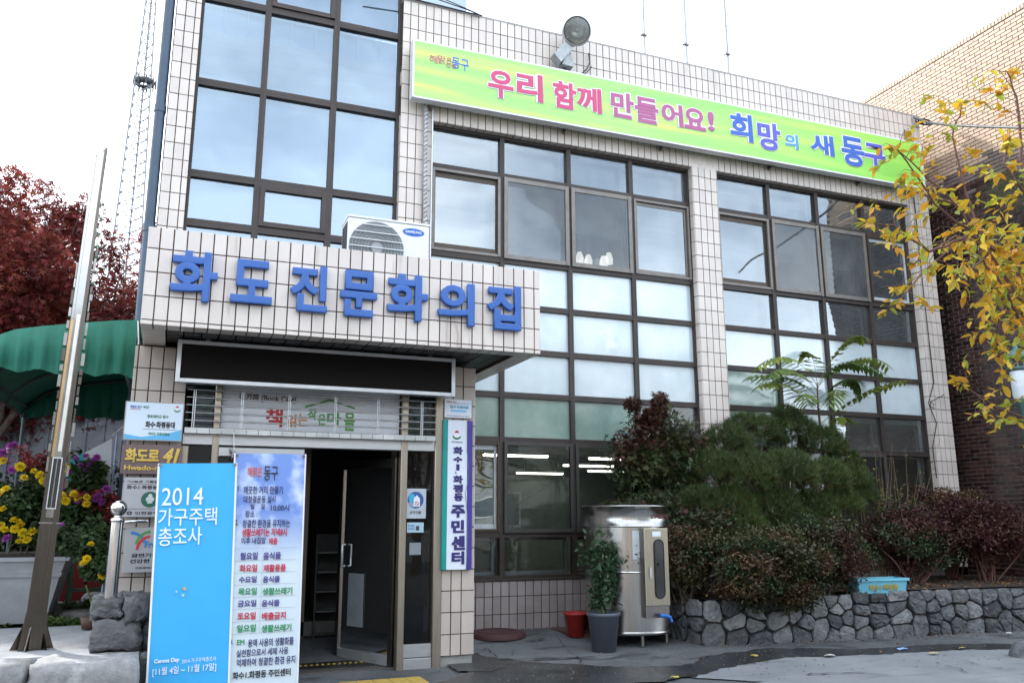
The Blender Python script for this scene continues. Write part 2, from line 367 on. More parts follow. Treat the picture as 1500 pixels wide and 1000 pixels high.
crack([(753, 950), (748, 957), (760, 963)], .008)
crack([(1130, 975), (1180, 985), (1260, 982), (1330, 990)], .010, .012)
crack([(1400, 962), (1450, 975), (1499, 979)], .010, .012)
crack([(700, 935), (760, 940), (812, 932)], .006)
crack([(960, 955), (1010, 962), (1060, 955)], .008)
crack([(870, 962), (930, 968), (975, 975)], .008)
crack([(1362, 966), (1400, 975), (1420, 984)], .012, .012)

# ================================================================== main building
A, B = .109805, .21
bld = empty('community_center_building', (3.1, 0, 0), 'two storey municipal building clad in cream tiles with brown framed window grids', 'building')
def bpart(name, m, a, b, c=0):
    o = box_obj(name, m, a, b, None, c); o.parent = bld; o.location = -Vector(bld.location); return o
TILES = []      # (w, h, Matrix, material)
def lay(x0, x1, z0, z1, xp, zp, plane=0., face='-y', m=None, px=A, pz=B, jx=.011, jz=.009):
    """tiles of a grid with phases xp, zp clipped to the rectangle; face says which way they look"""
    m = m or tile_m
    i0 = math.floor((x0-xp)/px); i1 = math.ceil((x1-xp)/px); k0 = math.floor((z0-zp)/pz); k1 = math.ceil((z1-zp)/pz)
    for i in range(i0, i1):
        for k in range(k0, k1):
            a = max(x0, xp+i*px+(jx/2)); b = min(x1, xp+(i+1)*px-(jx/2)); c = max(z0, zp+k*pz+jz/2); d = min(z1, zp+(k+1)*pz-jz/2)
            if b-a < .014 or d-c < .014: continue
            w, h = b-a, d-c; cx, cz = (a+b)/2, (c+d)/2
            j = Euler((random.gauss(0, .004), 0, random.gauss(0, .006))).to_matrix().to_4x4(); dy = random.uniform(-.0015, .0015)
            if face == '-y': M = Matrix.Translation((cx, plane+dy, cz)) @ j
            elif face == '-x': M = Matrix.Translation((plane+dy, cx, cz)) @ Matrix.Rotation(rad(-90), 4, 'Z') @ j
            elif face == '+x': M = Matrix.Translation((plane+dy, cx, cz)) @ Matrix.Rotation(rad(90), 4, 'Z') @ j
            elif face == '-z': M = Matrix.Translation((cx, cz, plane+dy)) @ Matrix.Rotation(rad(90), 4, 'X') @ j
            TILES.append((round(w, 3), round(h, 3), M, m))
MT = .0065   # mortar depth behind the tile faces
# parapet and lintel band
lay(-.10, 9.28, 6.90, 8.405, 0, 8.2); lay(-.10+.445, 9.28-.46, 6.69, 6.90, 0, 6.69)
bpart('parapet', mortar, (-.10, MT, 6.695), (9.275, .30, 8.40))
bpart('coping', render_m, (-.11, -.004, 8.402), (9.285, .32, 8.43))
# pillars down the front
RD = .12
for (x0, x1, zp, z1, xp) in ((-.10, .345, 8.2, 6.9, 0), (4.444, 4.903, 6.544, 6.9, 4.451), (8.82, 9.28, 6.745, 6.9, 8.8405)):
    lay(x0, x1, .69, z1, xp, zp)
    bpart('pillar', mortar, (x0+MT, MT, .1), (x1-MT, .42, 6.695))
    if x0 < 0: lay(0, RD, 3.6, 9.4, 0, zp, x0, '-x')
    else: lay(0, RD, .69, 6.69, 0, zp, x0, '-x')
    lay(0, RD, .69, 6.69, 0, zp, x1, '+x')
for x0, x1 in ((.345, 4.444), (4.903, 8.82)): lay(x0, x1, 0, RD, 0, 0, 6.69, '-z', pz=.12)
# tower strips
lay(-2.96, -2.665, 3.6, 9.5, -2.949, 7.504); bpart('pillar', mortar, (-2.955, MT, .1), (-2.67, .5, 9.6))
bpart('pillar', mortar, (-.095, MT, 8.44), (.14, .42, 9.6)); lay(-.10, .0, 8.44, 9.5, 0, 8.2)
# low wall under the ground floor windows
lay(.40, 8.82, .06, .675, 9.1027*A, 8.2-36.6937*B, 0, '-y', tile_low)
bpart('low_wall', mortar, (.38, MT, 0), (9.27, .30, .675))
bpart('window_sill', bronze, (.38, -.012, .678), (8.82, .14, .70), .003)
# body
bpart('side_wall', render_m, (9.0, .43, 0), (9.27, 9, 8.40)); bpart('side_wall', render_m, (-2.94, .5, 0), (-2.74, 9, 9.6))
bpart('rear_wall', render_m, (-2.94, 9.0, 0), (9.27, 9.2, 8.4)); bpart('roof_slab', render_m, (-.05, .31, 6.95), (9.26, 8.99, 7.2))
bpart('roof_slab', render_m, (-2.93, .2, 9.6), (.14, 9.0, 9.8)); bpart('side_wall', mat('pale_blue_plaster', (.50, .60, .70), .8, nscale=1), (-.05, 3.0, 7.2), (.14, 9, 9.6))
pw = PY(683, 10, 3.0)
bpart('stair_head', mat('pale_blue_plaster', (.50, .60, .70), .8), (.145, 3.0, 7.21), (pw.x, 6.0, 12.5))
bpart('floor_slab', in_floor, (-2.73, .20, .12), (8.99, 8.98, .28)); bpart('floor_slab', in_wall, (-2.73, .20, 2.92), (8.99, 8.98, 3.10))
bpart('ceiling', in_wall, (-2.73, .43, 6.72), (8.99, 8.98, 6.90))
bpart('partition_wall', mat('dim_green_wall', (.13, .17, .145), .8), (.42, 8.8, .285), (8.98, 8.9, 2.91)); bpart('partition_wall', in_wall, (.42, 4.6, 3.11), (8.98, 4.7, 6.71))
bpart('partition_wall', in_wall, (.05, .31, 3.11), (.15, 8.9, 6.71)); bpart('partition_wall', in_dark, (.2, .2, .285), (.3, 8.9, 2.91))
bpart('partition_wall', in_wall, (-2.7, 2.6, 3.11), (0.04, 2.7, 9.5))

def ring(x0, x1, z0, z1, w, h, y0, y1, b=None):
    b = b or MB()
    b.box(x0, y0, z0, x0+w, y1, z1); b.box(x1-w, y0, z0, x1, y1, z1)
    b.box(x0+w, y0+.006, z0, x1-w, y1-.002, z0+h); b.box(x0+w, y0+.006, z1-h, x1-w, y1-.002, z1); return b
sash_white = mat('white_inner_frame', (.55, .58, .60), .4)
def window(x0, x1, z0, z1, kind, fw=.032, fh=.036):
    e = .0006; w = ring(x0+e, x1-e, z0+e, z1-e, fw, fh, .10, .185).build('window', bronze, bld); w.location = -Vector(bld.location)
    def sub(o): return o
    a, b, c, d = x0+fw, x1-fw, z0+fh, z1-fh
    def pane(m, y=.15, q=(a, b, c, d)):
        p = MB(); tl = random.uniform(-.0035, .0035); tz = random.uniform(-.0035, .0035)
        p.add([(q[0], y-tl, q[2]), (q[1], y+tl, q[2]), (q[1], y+tl+tz, q[3]), (q[0], y-tl+tz, q[3])], [(0, 1, 2, 3)])
        p.build('pane', m, w)
    def inner(y=.27, wd=.04, m=sash_white): ring(a+.01, b-.01, c, d, wd, wd, y, y+.04).build('inner_frame', m, w)
    def blind(zt, zb, m=white_blind, y=.42): box_obj('blind', m, (a-.02, y, zb), (b+.02, y+.01, zt), w)
    if kind == 'clear': pane(pane_clear); inner(); blind(d+.03, c-.05)
    elif kind == 'half': pane(pane_clear); inner()
    elif kind == 'film': pane(frost)
    elif kind == 'filmg': pane(frost_g)
    elif kind == 'green': pane(pane_clear); inner()
    elif kind == 'dark': pane(pane_dark); inner()
    elif kind == 'sash':
        ring(a, b, c, d, .035, .035, .085, .125).build('sash', bronze_grey, w)
        ring(a+.036, b-.036, c+.036, d-.036, .02, .075, .13, .16).build('sash', brown_sash, w)
        pane(pane_clear, .145, (a+.05, b-.05, c+.1, d-.1)); blind(d+.03, c+.0)
    elif kind == 'sashr':
        ring(a, b, c, d, .03, .03, .085, .12).build('sash', bronze_grey, w)
        ring(a+.031, b-.031, c+.031, d-.031, .035, .05, .125, .15).build('sash', bronze_grey, w)
        pane(pane_clear, .14, (a+.06, b-.06, c+.075, d-.075)); blind(d+.03, c+.02)
    elif kind == 'sashd':
        ring(a, b, c, d, .035, .035, .085, .125).build('sash', brown_sash, w)
        ring(a+.036, b-.036, c+.036, d-.036, .035, .06, .13, .15).build('sash', sash_white, w)
        pane(pane_clear, .145, (a+.06, b-.06, c+.08, d-.08))
    elif kind == 'screen':
        ring(a-.012, b+.012, c-.012, d+.012, .055, .06, .07, .098).build('sash', bronze_grey, w)
        pane(screen_m, .088, (a+.04, b-.04, c+.045, d-.045))
        pane(pane_clear, .16); inner(.2, .05, bronze_grey); blind(d+.03, c+(d-c)*.52)
    elif kind == 'screend':
        ring(a-.012, b+.012, c-.012, d+.012, .045, .045, .07, .098).build('sash', dark_p, w)
        pane(glass('dark_fly_screen', (.62, .64, .66), .8, dirt=.03), .088, (a+.03, b-.03, c+.03, d-.03)); pane(pane_dark, .16)
    elif kind == 'tower': pane(pane_tower); blind(d+.03, c-.03, blue_film, .30)
    elif kind == 'towertop':
        pane(pane_tower); blind(c+(d-c)*.70, c-.03, white_blind, .26)
        blind(d+.03, c+(d-c)*.702, blue_film, .30)
        for q in (.33, .72): box_obj('bar', white_p, (a+(b-a)*q, .25, c+(d-c)*.7), (a+(b-a)*q+.018, .27, d+.02), w)
    elif kind == 'awning':
        ring(a, b, c, d, .06, .06, .075, .15).build('sash', bronze, w); pane(pane_tower, .12, (a+.055, b-.055, c+.055, d-.055)); blind(d+.03, c-.03, blue_film, .30)
    return w
X1 = (.345, 1.385, 2.412, 3.432, 4.444); X2 = (4.903, 5.93, 6.90, 7.87, 8.82)
ZR = (.70, 1.24, 2.445, 3.04, 3.635, 4.25, 4.88, 6.105, 6.69)
K1 = [['dark']*4, ['sashd', 'screend', 'screend', 'sashd'], ['filmg', 'filmg', 'filmg', 'green'], ['film']*4, ['film']*4, ['film', 'film', 'film', 'film'], ['sash', 'screen', 'screen', 'sashr'], ['clear']*4]
K2 = [['dark']*4, ['dark', 'dark', 'screend', 'dark'], ['filmg', 'filmg', 'green', 'green'], ['filmg', 'film', 'film', 'film'], ['film']*4, ['clear', 'clear', 'half', 'half'], ['sash', 'screen', 'screen', 'sashd'], ['clear', 'clear', 'half', 'half']]
for XX, KK in ((X1, K1), (X2, K2)):
    for r in range(8):
        for c in range(4): window(XX[c], XX[c+1], ZR[r], ZR[r+1], KK[r][c])
XT = (-2.665, -1.855, -.972, -.10); ZT = (3.75, 4.90, 5.52, 6.73, 7.90, 9.10)
KT = [['tower']*3, ['tower', 'awning', 'tower'], ['tower']*3, ['towertop']*3, ['tower', 'awning', 'tower']]
for r in range(5):
    for c in range(3): window(XT[c], XT[c+1], ZT[r], ZT[r+1], KT[r][c], .036, .045)
# paper drawings taped inside a tower pane
wn = [o for o in bld.children if o.name.startswith('window')][-12]
# ground floor curtains
def curtain(x0, x1, z0, z1, y, m, n=9):
    b = MB(); vs = []; k = n*4
    for i in range(k+1):
        x = x0+(x1-x0)*i/k; yy = y+.03*math.sin(i*math.pi/2)+random.uniform(-.01, .01); vs += [(x, yy, z0), (x, yy, z1)]
    b.add(vs, [(2*i, 2*i+2, 2*i+3, 2*i+1) for i in range(k)], smooth=True); o = b.build('curtain', m); return o
tag(curtain(.42, .78, 1.2, 2.42, .5, mat('brown_curtain', (.28, .18, .09), .8)), 'brown curtain hanging inside the ground floor window beside the entrance column', 'curtain')
# ceiling lights
def tube_light(p, lab):
    t = empty('ceiling_light', p, lab, 'ceiling light', 'lit fluorescent lights on the ground floor ceiling')
    box_obj('housing', white_p, (-.6, -.06, .012), (.6, .06, .05), t); box_obj('lit_tube', lit, (-.58, -.05, -.02), (.58, .05, .011), t)
    for sx in (-.4, .4): box_obj('rod', white_p, (sx-.006, -.006, .051), (sx+.006, .006, 2.915-p[2]), t)
for i, (u, v) in enumerate(((756, 667), (791, 693), (864, 682), (906, 672), (896, 690))):
    p = PZ(u, v, 2.5); p = PY(u, v, p.y) if p.y < 8.2 else PY(u, v, 8.2)
    tube_light(p, ['lit ceiling light seen nearest the brown curtain', 'lit ceiling light, lower of the two in the wide dark pane', 'lit ceiling light at the upper left of the pane beside the maple shrub', 'lit ceiling light at the upper right of the pane beside the maple shrub', 'lit ceiling light lowest in the pane beside the maple shrub'][i])
def pendant(u, v, y, lab):
    p = PY(u, v, y); t = empty('pendant_lamp', p, lab, 'pendant lamp', 'white pendant lamps in the upper floor window')
    m = MB(); m.lathe([(0, .10), (.035, .10), (.065, .01), (.065, -.09), (.0, -.10)], n=16); m.build('lamp_shade', lit_w, t)
    m = MB(); m.tube([(0, 0, .15), (0, 0, 6.70-p.z)], .006, 5); m.build('cord', white_p, t)
for u, v, l in ((849, 378, 'leftmost of the white pendant lamps in the upper window'), (862, 382, 'second white pendant lamp from the left in the upper window'), (884, 384, 'lowest white pendant lamp in the upper window'), (892, 379, 'rightmost white pendant lamp in the upper window')): pendant(u, v, 1.7, l)

# ------------------------------------------------ entrance porch
CZ0, CZ1, CY, CX0, CX1 = 3.045, 3.905, -2.56, -2.908, .767
lay(CX0, CX1, CZ0, CZ1, -25.5982*A, 8.2-21.3605*B, CY)
lay(CY+.0, -.0, CZ0, CZ1, 0, 8.2-21.3605*B, CX1, '+x'); lay(CY, 0, CZ0, CZ1, 0, 8.2-21.3605*B, CX0, '-x')
bpart('canopy', mortar, (CX0+MT, CY+MT, CZ0+MT), (CX1-MT, CY+.18, CZ1)); bpart('canopy', mortar, (CX1-.18, CY+.181, CZ0+MT), (CX1-MT, -.001, CZ1)); bpart('canopy', mortar, (CX0+MT, CY+.181, CZ0+MT), (CX0+.18, -.001, CZ1))
bpart('canopy_roof', render_m, (CX0+.181, CY+.181, CZ0+.30), (CX1-.181, -.002, CZ0+.42))
lay(CX0, CX1, CY, CY+.2, -25.5982*A, CY, CZ0, '-z', pz=.2); lay(CX1-.2, CX1, CY+.2, 0, CX1-.2, 0, CZ0, '-z', px=.2, pz=A)
lay(CX0, CX0+.2, CY+.2, 0, CX0, 0, CZ0, '-z', px=.2, pz=A)
soff = mat('dark_soffit_panel', (.05, .048, .045), .45, .3, rnd=.2)
k = 0; x = CX0+.2
while x < CX1-.22:
    bpart('soffit_panel', soff, (x+.004, CY+.2, CZ0+.035), (min(x+.145, CX1-.2)-.004, -.01, CZ0+.06)); x += .15
# porch side columns
EY = -1.651
zph = 8.2-35.6185*B; xph = 1.3834*A
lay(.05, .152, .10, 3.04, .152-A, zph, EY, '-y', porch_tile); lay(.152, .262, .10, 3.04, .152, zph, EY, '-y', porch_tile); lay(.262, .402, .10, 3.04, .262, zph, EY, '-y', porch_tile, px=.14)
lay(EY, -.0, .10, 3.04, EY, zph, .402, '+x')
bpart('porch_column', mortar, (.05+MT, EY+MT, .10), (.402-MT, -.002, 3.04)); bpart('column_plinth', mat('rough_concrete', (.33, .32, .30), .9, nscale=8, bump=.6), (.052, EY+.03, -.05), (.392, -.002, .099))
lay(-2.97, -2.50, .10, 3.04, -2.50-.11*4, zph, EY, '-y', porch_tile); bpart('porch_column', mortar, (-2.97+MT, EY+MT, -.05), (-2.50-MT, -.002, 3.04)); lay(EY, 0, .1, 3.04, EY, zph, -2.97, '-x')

# tiles become objects (the 300 that show largest) and one joined rest
def tile_mesh(w, h):
    b = MB(); b.plate(-w/2, -h/2, w/2, h/2, 0, .0085, .0022); return b.mesh('tile')
_tm = {}
def seen(M, w, h):
    p = M.translation; n = (M.to_3x3() @ Vector((0, -1, 0))); d = CAM-p; L_ = d.length; f = n.dot(d)/L_
    q = p-CAM; z = q.dot(WW); u = 750+F_PX*q.dot(RR)/z; v = 500-F_PX*q.dot(UU)/z
    if f <= 0 or not (0 < u < 1500 and 0 < v < 1000): return 0
    if 222 < u < 450 and v > 670: return 0
    if 600 < u < 1350 and p.y > -.01 and 6.92 < p.z < 7.72: return 0
    if u > 880 and v > 700: return 0
    return f*w*h/(L_*L_)
order = sorted(range(len(TILES)), key=lambda i: -seen(TILES[i][2], TILES[i][0], TILES[i][1]))
off0 = Matrix.Translation(-Vector(bld.location)); rest = {}
for r, i in enumerate(order):
    w, h, M, m = TILES[i]
    if r < 296:
        if (w, h, m.name) not in _tm: _tm[(w, h, m.name)] = tile_mesh(w, h); _tm[(w, h, m.name)].materials.append(m)
        o = bpy.data.objects.new('tile', _tm[(w, h, m.name)]); COL.objects.link(o); o.parent = bld; o.matrix_local = off0 @ M
    else:
        b = rest.setdefault(m.name, MB()); b.plate(-w/2, -h/2, w/2, h/2, 0, .0085, .0022, random.random(), M)
for k, b in rest.items():
    o = b.build('tile_facing', MATS[k], bld, loc=-Vector(bld.location)); o['kind'] = 'stuff'

# ================================================================== brick building on the right
BX = 9.70
brk_lo = mat('shade_toned_glazed_brick', (.050, .024, .020), .24, rnd=.5, hue=.015, nscale=9, namt=.3, coat=.35, bump=.12, bscale=25)  # lower courses: shade put into the brick colour
brk_hi = mat('sun_toned_brick', (.47, .325, .225), .5, rnd=.14, hue=.012, nscale=9, namt=.15, bump=.15, bscale=25)  # upper courses: sun and sky sheen put into the brick colour
brk_mid = mat('sheen_toned_brick', (.17, .125, .115), .3, rnd=.25, hue=.015, nscale=9, namt=.3, coat=.3, bump=.12, bscale=25)  # band between: fading sky reflection put into the brick colour
bb = empty('brick_building', (BX+1, -1, 0), 'tall brick building with lower shade and upper sun sheen put into its brick colours beside the tiled building', 'building')
def bbp(name, m, a, b, **k): o = box_obj(name, m, a, b, bb, **k); o.location = -Vector(bb.location); return o
HB = 9.63
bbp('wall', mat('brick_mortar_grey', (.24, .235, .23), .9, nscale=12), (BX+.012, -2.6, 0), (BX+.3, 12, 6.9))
bbp('wall', mat('brick_mortar_upper_tone', (.075, .055, .045), .9, nscale=12), (BX+.012, -2.6, 6.901), (BX+.3, 12, HB-.005))  # upper joints toned darker, following the light split put into the bricks
bbp('front_wall', mat('brick_mortar_grey', (.27, .26, .25)), (BX+.301, -2.6, 0), (BX+9, -2.3, HB-.01)); bbp('roof', render_m, (BX+.301, -2.29, HB-.3), (BX+9, 12, HB-.1))
bm_cache = {}
def brick_mesh(w, h, m):
    k = (round(w, 3), round(h, 3), m.name)
    if k not in bm_cache:
        b = MB(); b.plate(-w/2, -h/2, w/2, h/2, 0, .02, .003); bm_cache[k] = b.mesh('brick'); bm_cache[k].materials.append(m)
    return bm_cache[k]
cands = []; r = 0; z = .01
while z < HB-.11:
    y = -2.6+(r % 2)*.1; hgt = .057
    zt = z+hgt/2
    if zt > 4.2 or True:
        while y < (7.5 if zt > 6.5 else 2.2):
            t = (zt-6.95)/.35+random.gauss(0, .22)  # height picks the shade
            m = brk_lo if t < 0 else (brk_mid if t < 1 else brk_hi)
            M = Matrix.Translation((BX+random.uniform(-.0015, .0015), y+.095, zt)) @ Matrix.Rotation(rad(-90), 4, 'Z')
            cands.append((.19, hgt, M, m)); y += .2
    z += .067; r += 1
y = -2.6
while y < 7.5:
    cands.append((.057, .09, Matrix.Translation((BX+.0, y+.028, HB-.05)) @ Matrix.Rotation(rad(-90), 4, 'Z'), brk_hi)); y += .067
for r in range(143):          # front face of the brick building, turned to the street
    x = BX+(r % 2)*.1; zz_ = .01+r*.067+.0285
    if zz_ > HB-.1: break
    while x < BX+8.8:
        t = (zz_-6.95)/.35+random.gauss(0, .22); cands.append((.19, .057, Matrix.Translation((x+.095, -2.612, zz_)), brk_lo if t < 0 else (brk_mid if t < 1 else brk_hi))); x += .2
def seenb(c):
    w, h, M, m = c; p = M.translation; d = CAM-p; L_ = d.length; q = p-CAM; zz = q.dot(WW); u = 750+F_PX*q.dot(RR)/zz; v = 500-F_PX*q.dot(UU)/zz
    if not (1380 < u < 1500 and 0 < v < 640) or p.y < -2.55: return 0
    return w*h/(L_*L_)*abs(d.x)/L_
order = sorted(range(len(cands)), key=lambda i: -seenb(cands[i])); rest = {}
ob = Matrix.Translation(-Vector(bb.location))
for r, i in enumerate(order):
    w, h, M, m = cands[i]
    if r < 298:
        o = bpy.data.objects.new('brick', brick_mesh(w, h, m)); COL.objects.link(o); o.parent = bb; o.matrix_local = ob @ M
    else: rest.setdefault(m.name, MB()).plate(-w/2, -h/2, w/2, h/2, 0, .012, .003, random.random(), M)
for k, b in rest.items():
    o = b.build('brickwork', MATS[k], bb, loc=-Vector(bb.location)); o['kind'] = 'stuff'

# ================================================================== signs on the front
# blue lettering on the canopy
bl = empty('lettering_sign', (-1.1, CY-.01, 3.2), 'seven raised blue Korean letters spelling the house name across the tiled canopy', 'sign')
for ch, u0, u1, v0, v1 in (('화', 249.5, 319, 366, 443), ('도', 338.7, 399.7, 379, 446), ('진', 425, 480, 386.6, 458), ('문', 498.7, 552.5, 394.7, 465.5), ('화', 567.4, 626.7, 400, 471.5), ('의', 642, 695, 412, 478), ('집', 714, 763, 416, 484.7)):
    a = PY(u0, (v0+v1)/2, CY-.05); b = PY(u1, (v0+v1)/2, CY-.05); uc = (u0+u1)/2
    sl_ = .108*(u1-u0)/2
    zt = PY(uc, v0+2, CY-.05).z; zb = PY(uc, v1-2, CY-.05).z
    o = text(ch, a.x, zb, b.x, zt, blue_letter, bl, y=0, off=.034, ext=.05, name='letter'); o.location = (1.1, CY-.012-(CY-.01), -3.2)
# green banner sign
gs = empty('banner_sign', (4.47, -.10, 7.3), 'long light green banner sign with pink and blue Korean lettering along the roof edge', 'sign')
GT = .0072
def green_mat():
    m = bpy.data.materials.new('green_banner_print'); m.use_nodes = True; t = m.node_tree; N = t.nodes; L = t.links; b = N['Principled BSDF']; b.inputs['Roughness'].default_value = .4
    g = N.new('ShaderNodeNewGeometry'); mp = N.new('ShaderNodeMapping'); mp.inputs['Scale'].default_value = (.35, 1, 6); mp.inputs['Rotation'].default_value = (0, rad(8), 0)
    n = N.new('ShaderNodeTexNoise'); n.inputs['Scale'].default_value = 1.2; n.inputs['Detail'].default_value = 5; L.new(g.outputs['Position'], mp.inputs[0]); L.new(mp.outputs[0], n.inputs['Vector'])
    c = N.new('ShaderNodeValToRGB'); e = c.color_ramp.elements; e[0].position = .3; e[0].color = (.30, .66, .17, 1); e[1].position = .72; e[1].color = (.66, .80, .16, 1); x = e.new(.5); x.color = (.40, .76, .19, 1)
    L.new(n.outputs[0], c.inputs[0])
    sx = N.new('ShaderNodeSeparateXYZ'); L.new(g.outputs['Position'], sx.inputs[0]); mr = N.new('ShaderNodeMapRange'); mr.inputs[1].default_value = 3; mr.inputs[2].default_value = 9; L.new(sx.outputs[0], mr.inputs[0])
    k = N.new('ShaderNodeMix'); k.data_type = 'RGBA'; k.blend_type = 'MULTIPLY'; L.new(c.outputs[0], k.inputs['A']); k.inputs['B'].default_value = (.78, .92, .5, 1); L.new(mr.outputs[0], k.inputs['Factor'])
    L.new(k.outputs['Result'], b.inputs['Base Color']); MATS[m.name] = m; return m
gpnl = Matrix
gs.rotation_euler = (0, -GT*.9, 0)
Wg, Hg = 4.49, .42
pm = MB(); pm.box(-Wg+.02, -.145, -Hg+.02, Wg-.02, -.02, Hg-.02); pm.build('panel', green_mat(), gs)
fr = ring(-Wg, Wg, -Hg, Hg, .022, .022, -.152, -.015); fr.build('frame', white_p, gs)
for xx in (-4.2, -2.2, -.6, 1.4, 3.2, 4.3):
    box_obj('bracket', steel_d, (xx, -.014, -Hg-.03), (xx+.04, .095, Hg-.1), gs)
pink = ink('pink', (.58, .06, .17)); pink2 = ink('plum', (.42, .10, .24)); wht = ink('outline_white', (.82, .82, .84)); blu = ink('violet_blue', (.10, .10, .50)); sky_b = ink('light_blue', (.06, .32, .62)); royal = ink('royal_blue', (.03, .12, .50)); redi = ink('logo_red', (.55, .10, .08))
def gtext(s, u0, u1, v0, v1, m, off=.035, outline=.085):
    y = -.25; a = PY(u0, (v0+v1)/2, y).x-gs.location.x; b = PY(u1, (v0+v1)/2, y).x-gs.location.x; uc = (u0+u1)/2
    zt = PY(uc, v0, y).z-gs.location.z; zb = PY(uc, v1, y).z-gs.location.z; rot = -GT*(a+b)/2; zt += rot*0; zb += rot*0
    if outline:
        g = outline*.32*(zt-zb); text(s, a-g, zb-g, b+g, zt+g, wht, gs, y=-.149, off=outline, name='letter_outline')
    text(s, a, zb, b, zt, m, gs, y=-.1515, off=off, name='letter')
for s, u0, u1, v0, v1, m in (('우', 715, 752, 102, 142, pink), ('리', 757, 795, 106, 146, pink), ('함', 810, 844, 119, 158, pink), ('께', 845, 881, 127, 163, pink), ('만', 895, 928, 135, 172, pink2), ('들', 930, 964, 143, 180, pink2), ('어', 969, 1000, 152, 184, pink2), ('요', 1002, 1033, 159, 190, pink2), ('!', 1037, 1046, 164, 192, pink2),
                              ('희', 1069.5, 1102, 167, 207, royal), ('망', 1110, 1143, 181, 221, blu), ('의', 1150, 1169, 198, 219, sky_b), ('새', 1187, 1221, 199, 228, royal), ('동', 1233, 1266, 203, 245, royal), ('구', 1267, 1297, 213, 250, blu)): gtext(s, u0, u1, v0, v1, m)
for s, u0, u1, v0, v1, m in (('해', 629, 641, 78, 90, redi), ('맑', 642, 653, 79, 91, redi), ('은', 654, 662, 82, 91, redi), ('동', 662, 674, 82, 98, royal), ('구', 675, 687, 85, 102, royal), ('인천', 653, 668, 91, 97, redi)): gtext(s, u0, u1, v0, v1, m, .008, .03)

# LED board under the canopy
led = empty('led_board', (-1.26, -1.95, 2.86), 'long black LED display board in an aluminium frame under the canopy', 'display board')
lm = bpy.data.materials.new('led_matrix'); lm.use_nodes = True
def led_mat(m):
    t = m.node_tree; N = t.nodes; L = t.links; b = N['Principled BSDF']; b.inputs['Roughness'].default_value = .7; b.inputs['Specular IOR Level'].default_value = .15
    g = N.new('ShaderNodeNewGeometry'); v = N.new('ShaderNodeTexVoronoi'); v.inputs['Scale'].default_value = 40; v.inputs['Randomness'].default_value = 0; L.new(g.outputs['Position'], v.inputs['Vector'])
    r = N.new('ShaderNodeMapRange'); r.inputs[1].default_value = .15; r.inputs[2].default_value = .3; r.inputs[3].default_value = 1; r.inputs[4].default_value = 0; L.new(v.outputs['Distance'], r.inputs[0])
    k = N.new('ShaderNodeMix'); k.data_type = 'RGBA'; k.inputs['A'].default_value = (.008, .006, .005, 1); k.inputs['B'].default_value = (.035, .028, .022, 1); L.new(r.outputs[0], k.inputs['Factor']); L.new(k.outputs['Result'], b.inputs['Base Color'])
led_mat(lm)
pm = MB(); pm.box(-1.31, .012, -.155, 1.30, .12, .165); pm.build('display', lm, led)
ring(-1.345, 1.335, -.195, .195, .038, .034, 0, .13).build('frame', alu, led)
box_obj('hanger', steel_d, (-1.1, .05, .196), (-1.06, .08, .22), led); box_obj('hanger', steel_d, (1.06, .05, .196), (1.1, .08, .22), led)

# ------------------------------------------------ entrance front (parts of the building)
def bp2(name, m, a, b, c=0): return bpart(name, m, a, b, c)
beam_m = mat('satin_aluminium', (.55, .55, .55), .32, .7, nscale=4, namt=.2, aniso=(.6, 1, 5))
jamb_m = mat('champagne_mullion', (.42, .36, .29), .3, .8, nscale=4, namt=.25, aniso=(6, 6, .5))
bp2('transom', beam_m, (-2.498, -1.66, 2.12), (-.045, -1.56, 2.225), .006)
for x0, x1 in ((-2.235, -2.175), (-.405, -.335)): bp2('mullion', jamb_m, (x0, -1.675, -.02), (x1, -1.57, 2.72), .006)
bp2('door_jamb', jamb_m, (-.044, -1.67, -.02), (.045, -1.50, 3.03), .008); bp2('door_jamb', jamb_m, (-2.498, -1.67, -.02), (-2.44, -1.52, 2.11), .008)
bp2('door_header', beam_m, (-2.174, -1.68, 2.015), (-1.375, -1.56, 2.105), .008)
bp2('sidelight_rail', beam_m, (-.334, -1.65, .10), (-.045, -1.58, .225), .005); bp2('sidelight_sill', beam_m, (-.334, -1.66, -.02), (-.045, -1.57, .095), .005)
def gpane(name, x0, x1, z0, z1, y, m=door_glass):
    b = MB(); b.add([(x0, y, z0), (x1, y, z0), (x1, y, z1), (x0, y, z1)], [(0, 1, 2, 3)]); o = b.build(name, m, bld); o.location = -Vector(bld.location); return o
gpane('glass_pane', -.334, -.046, .23, 2.115, -1.60); gpane('glass_pane', -2.44, -2.24, 0, 2.115, -1.60); gpane('glass_pane', -2.17, -1.44, .08, 2.01, -1.61)
# fixed leaf and its green edge
bp2('door_frame', mat('dark_green_trim', (.02, .06, .05), .4), (-1.44, -1.66, .0), (-1.39, -1.60, 2.01), .004); bp2('door_frame', beam_m, (-1.45, -1.665, -.01), (-1.385, -1.59, .08), .004)
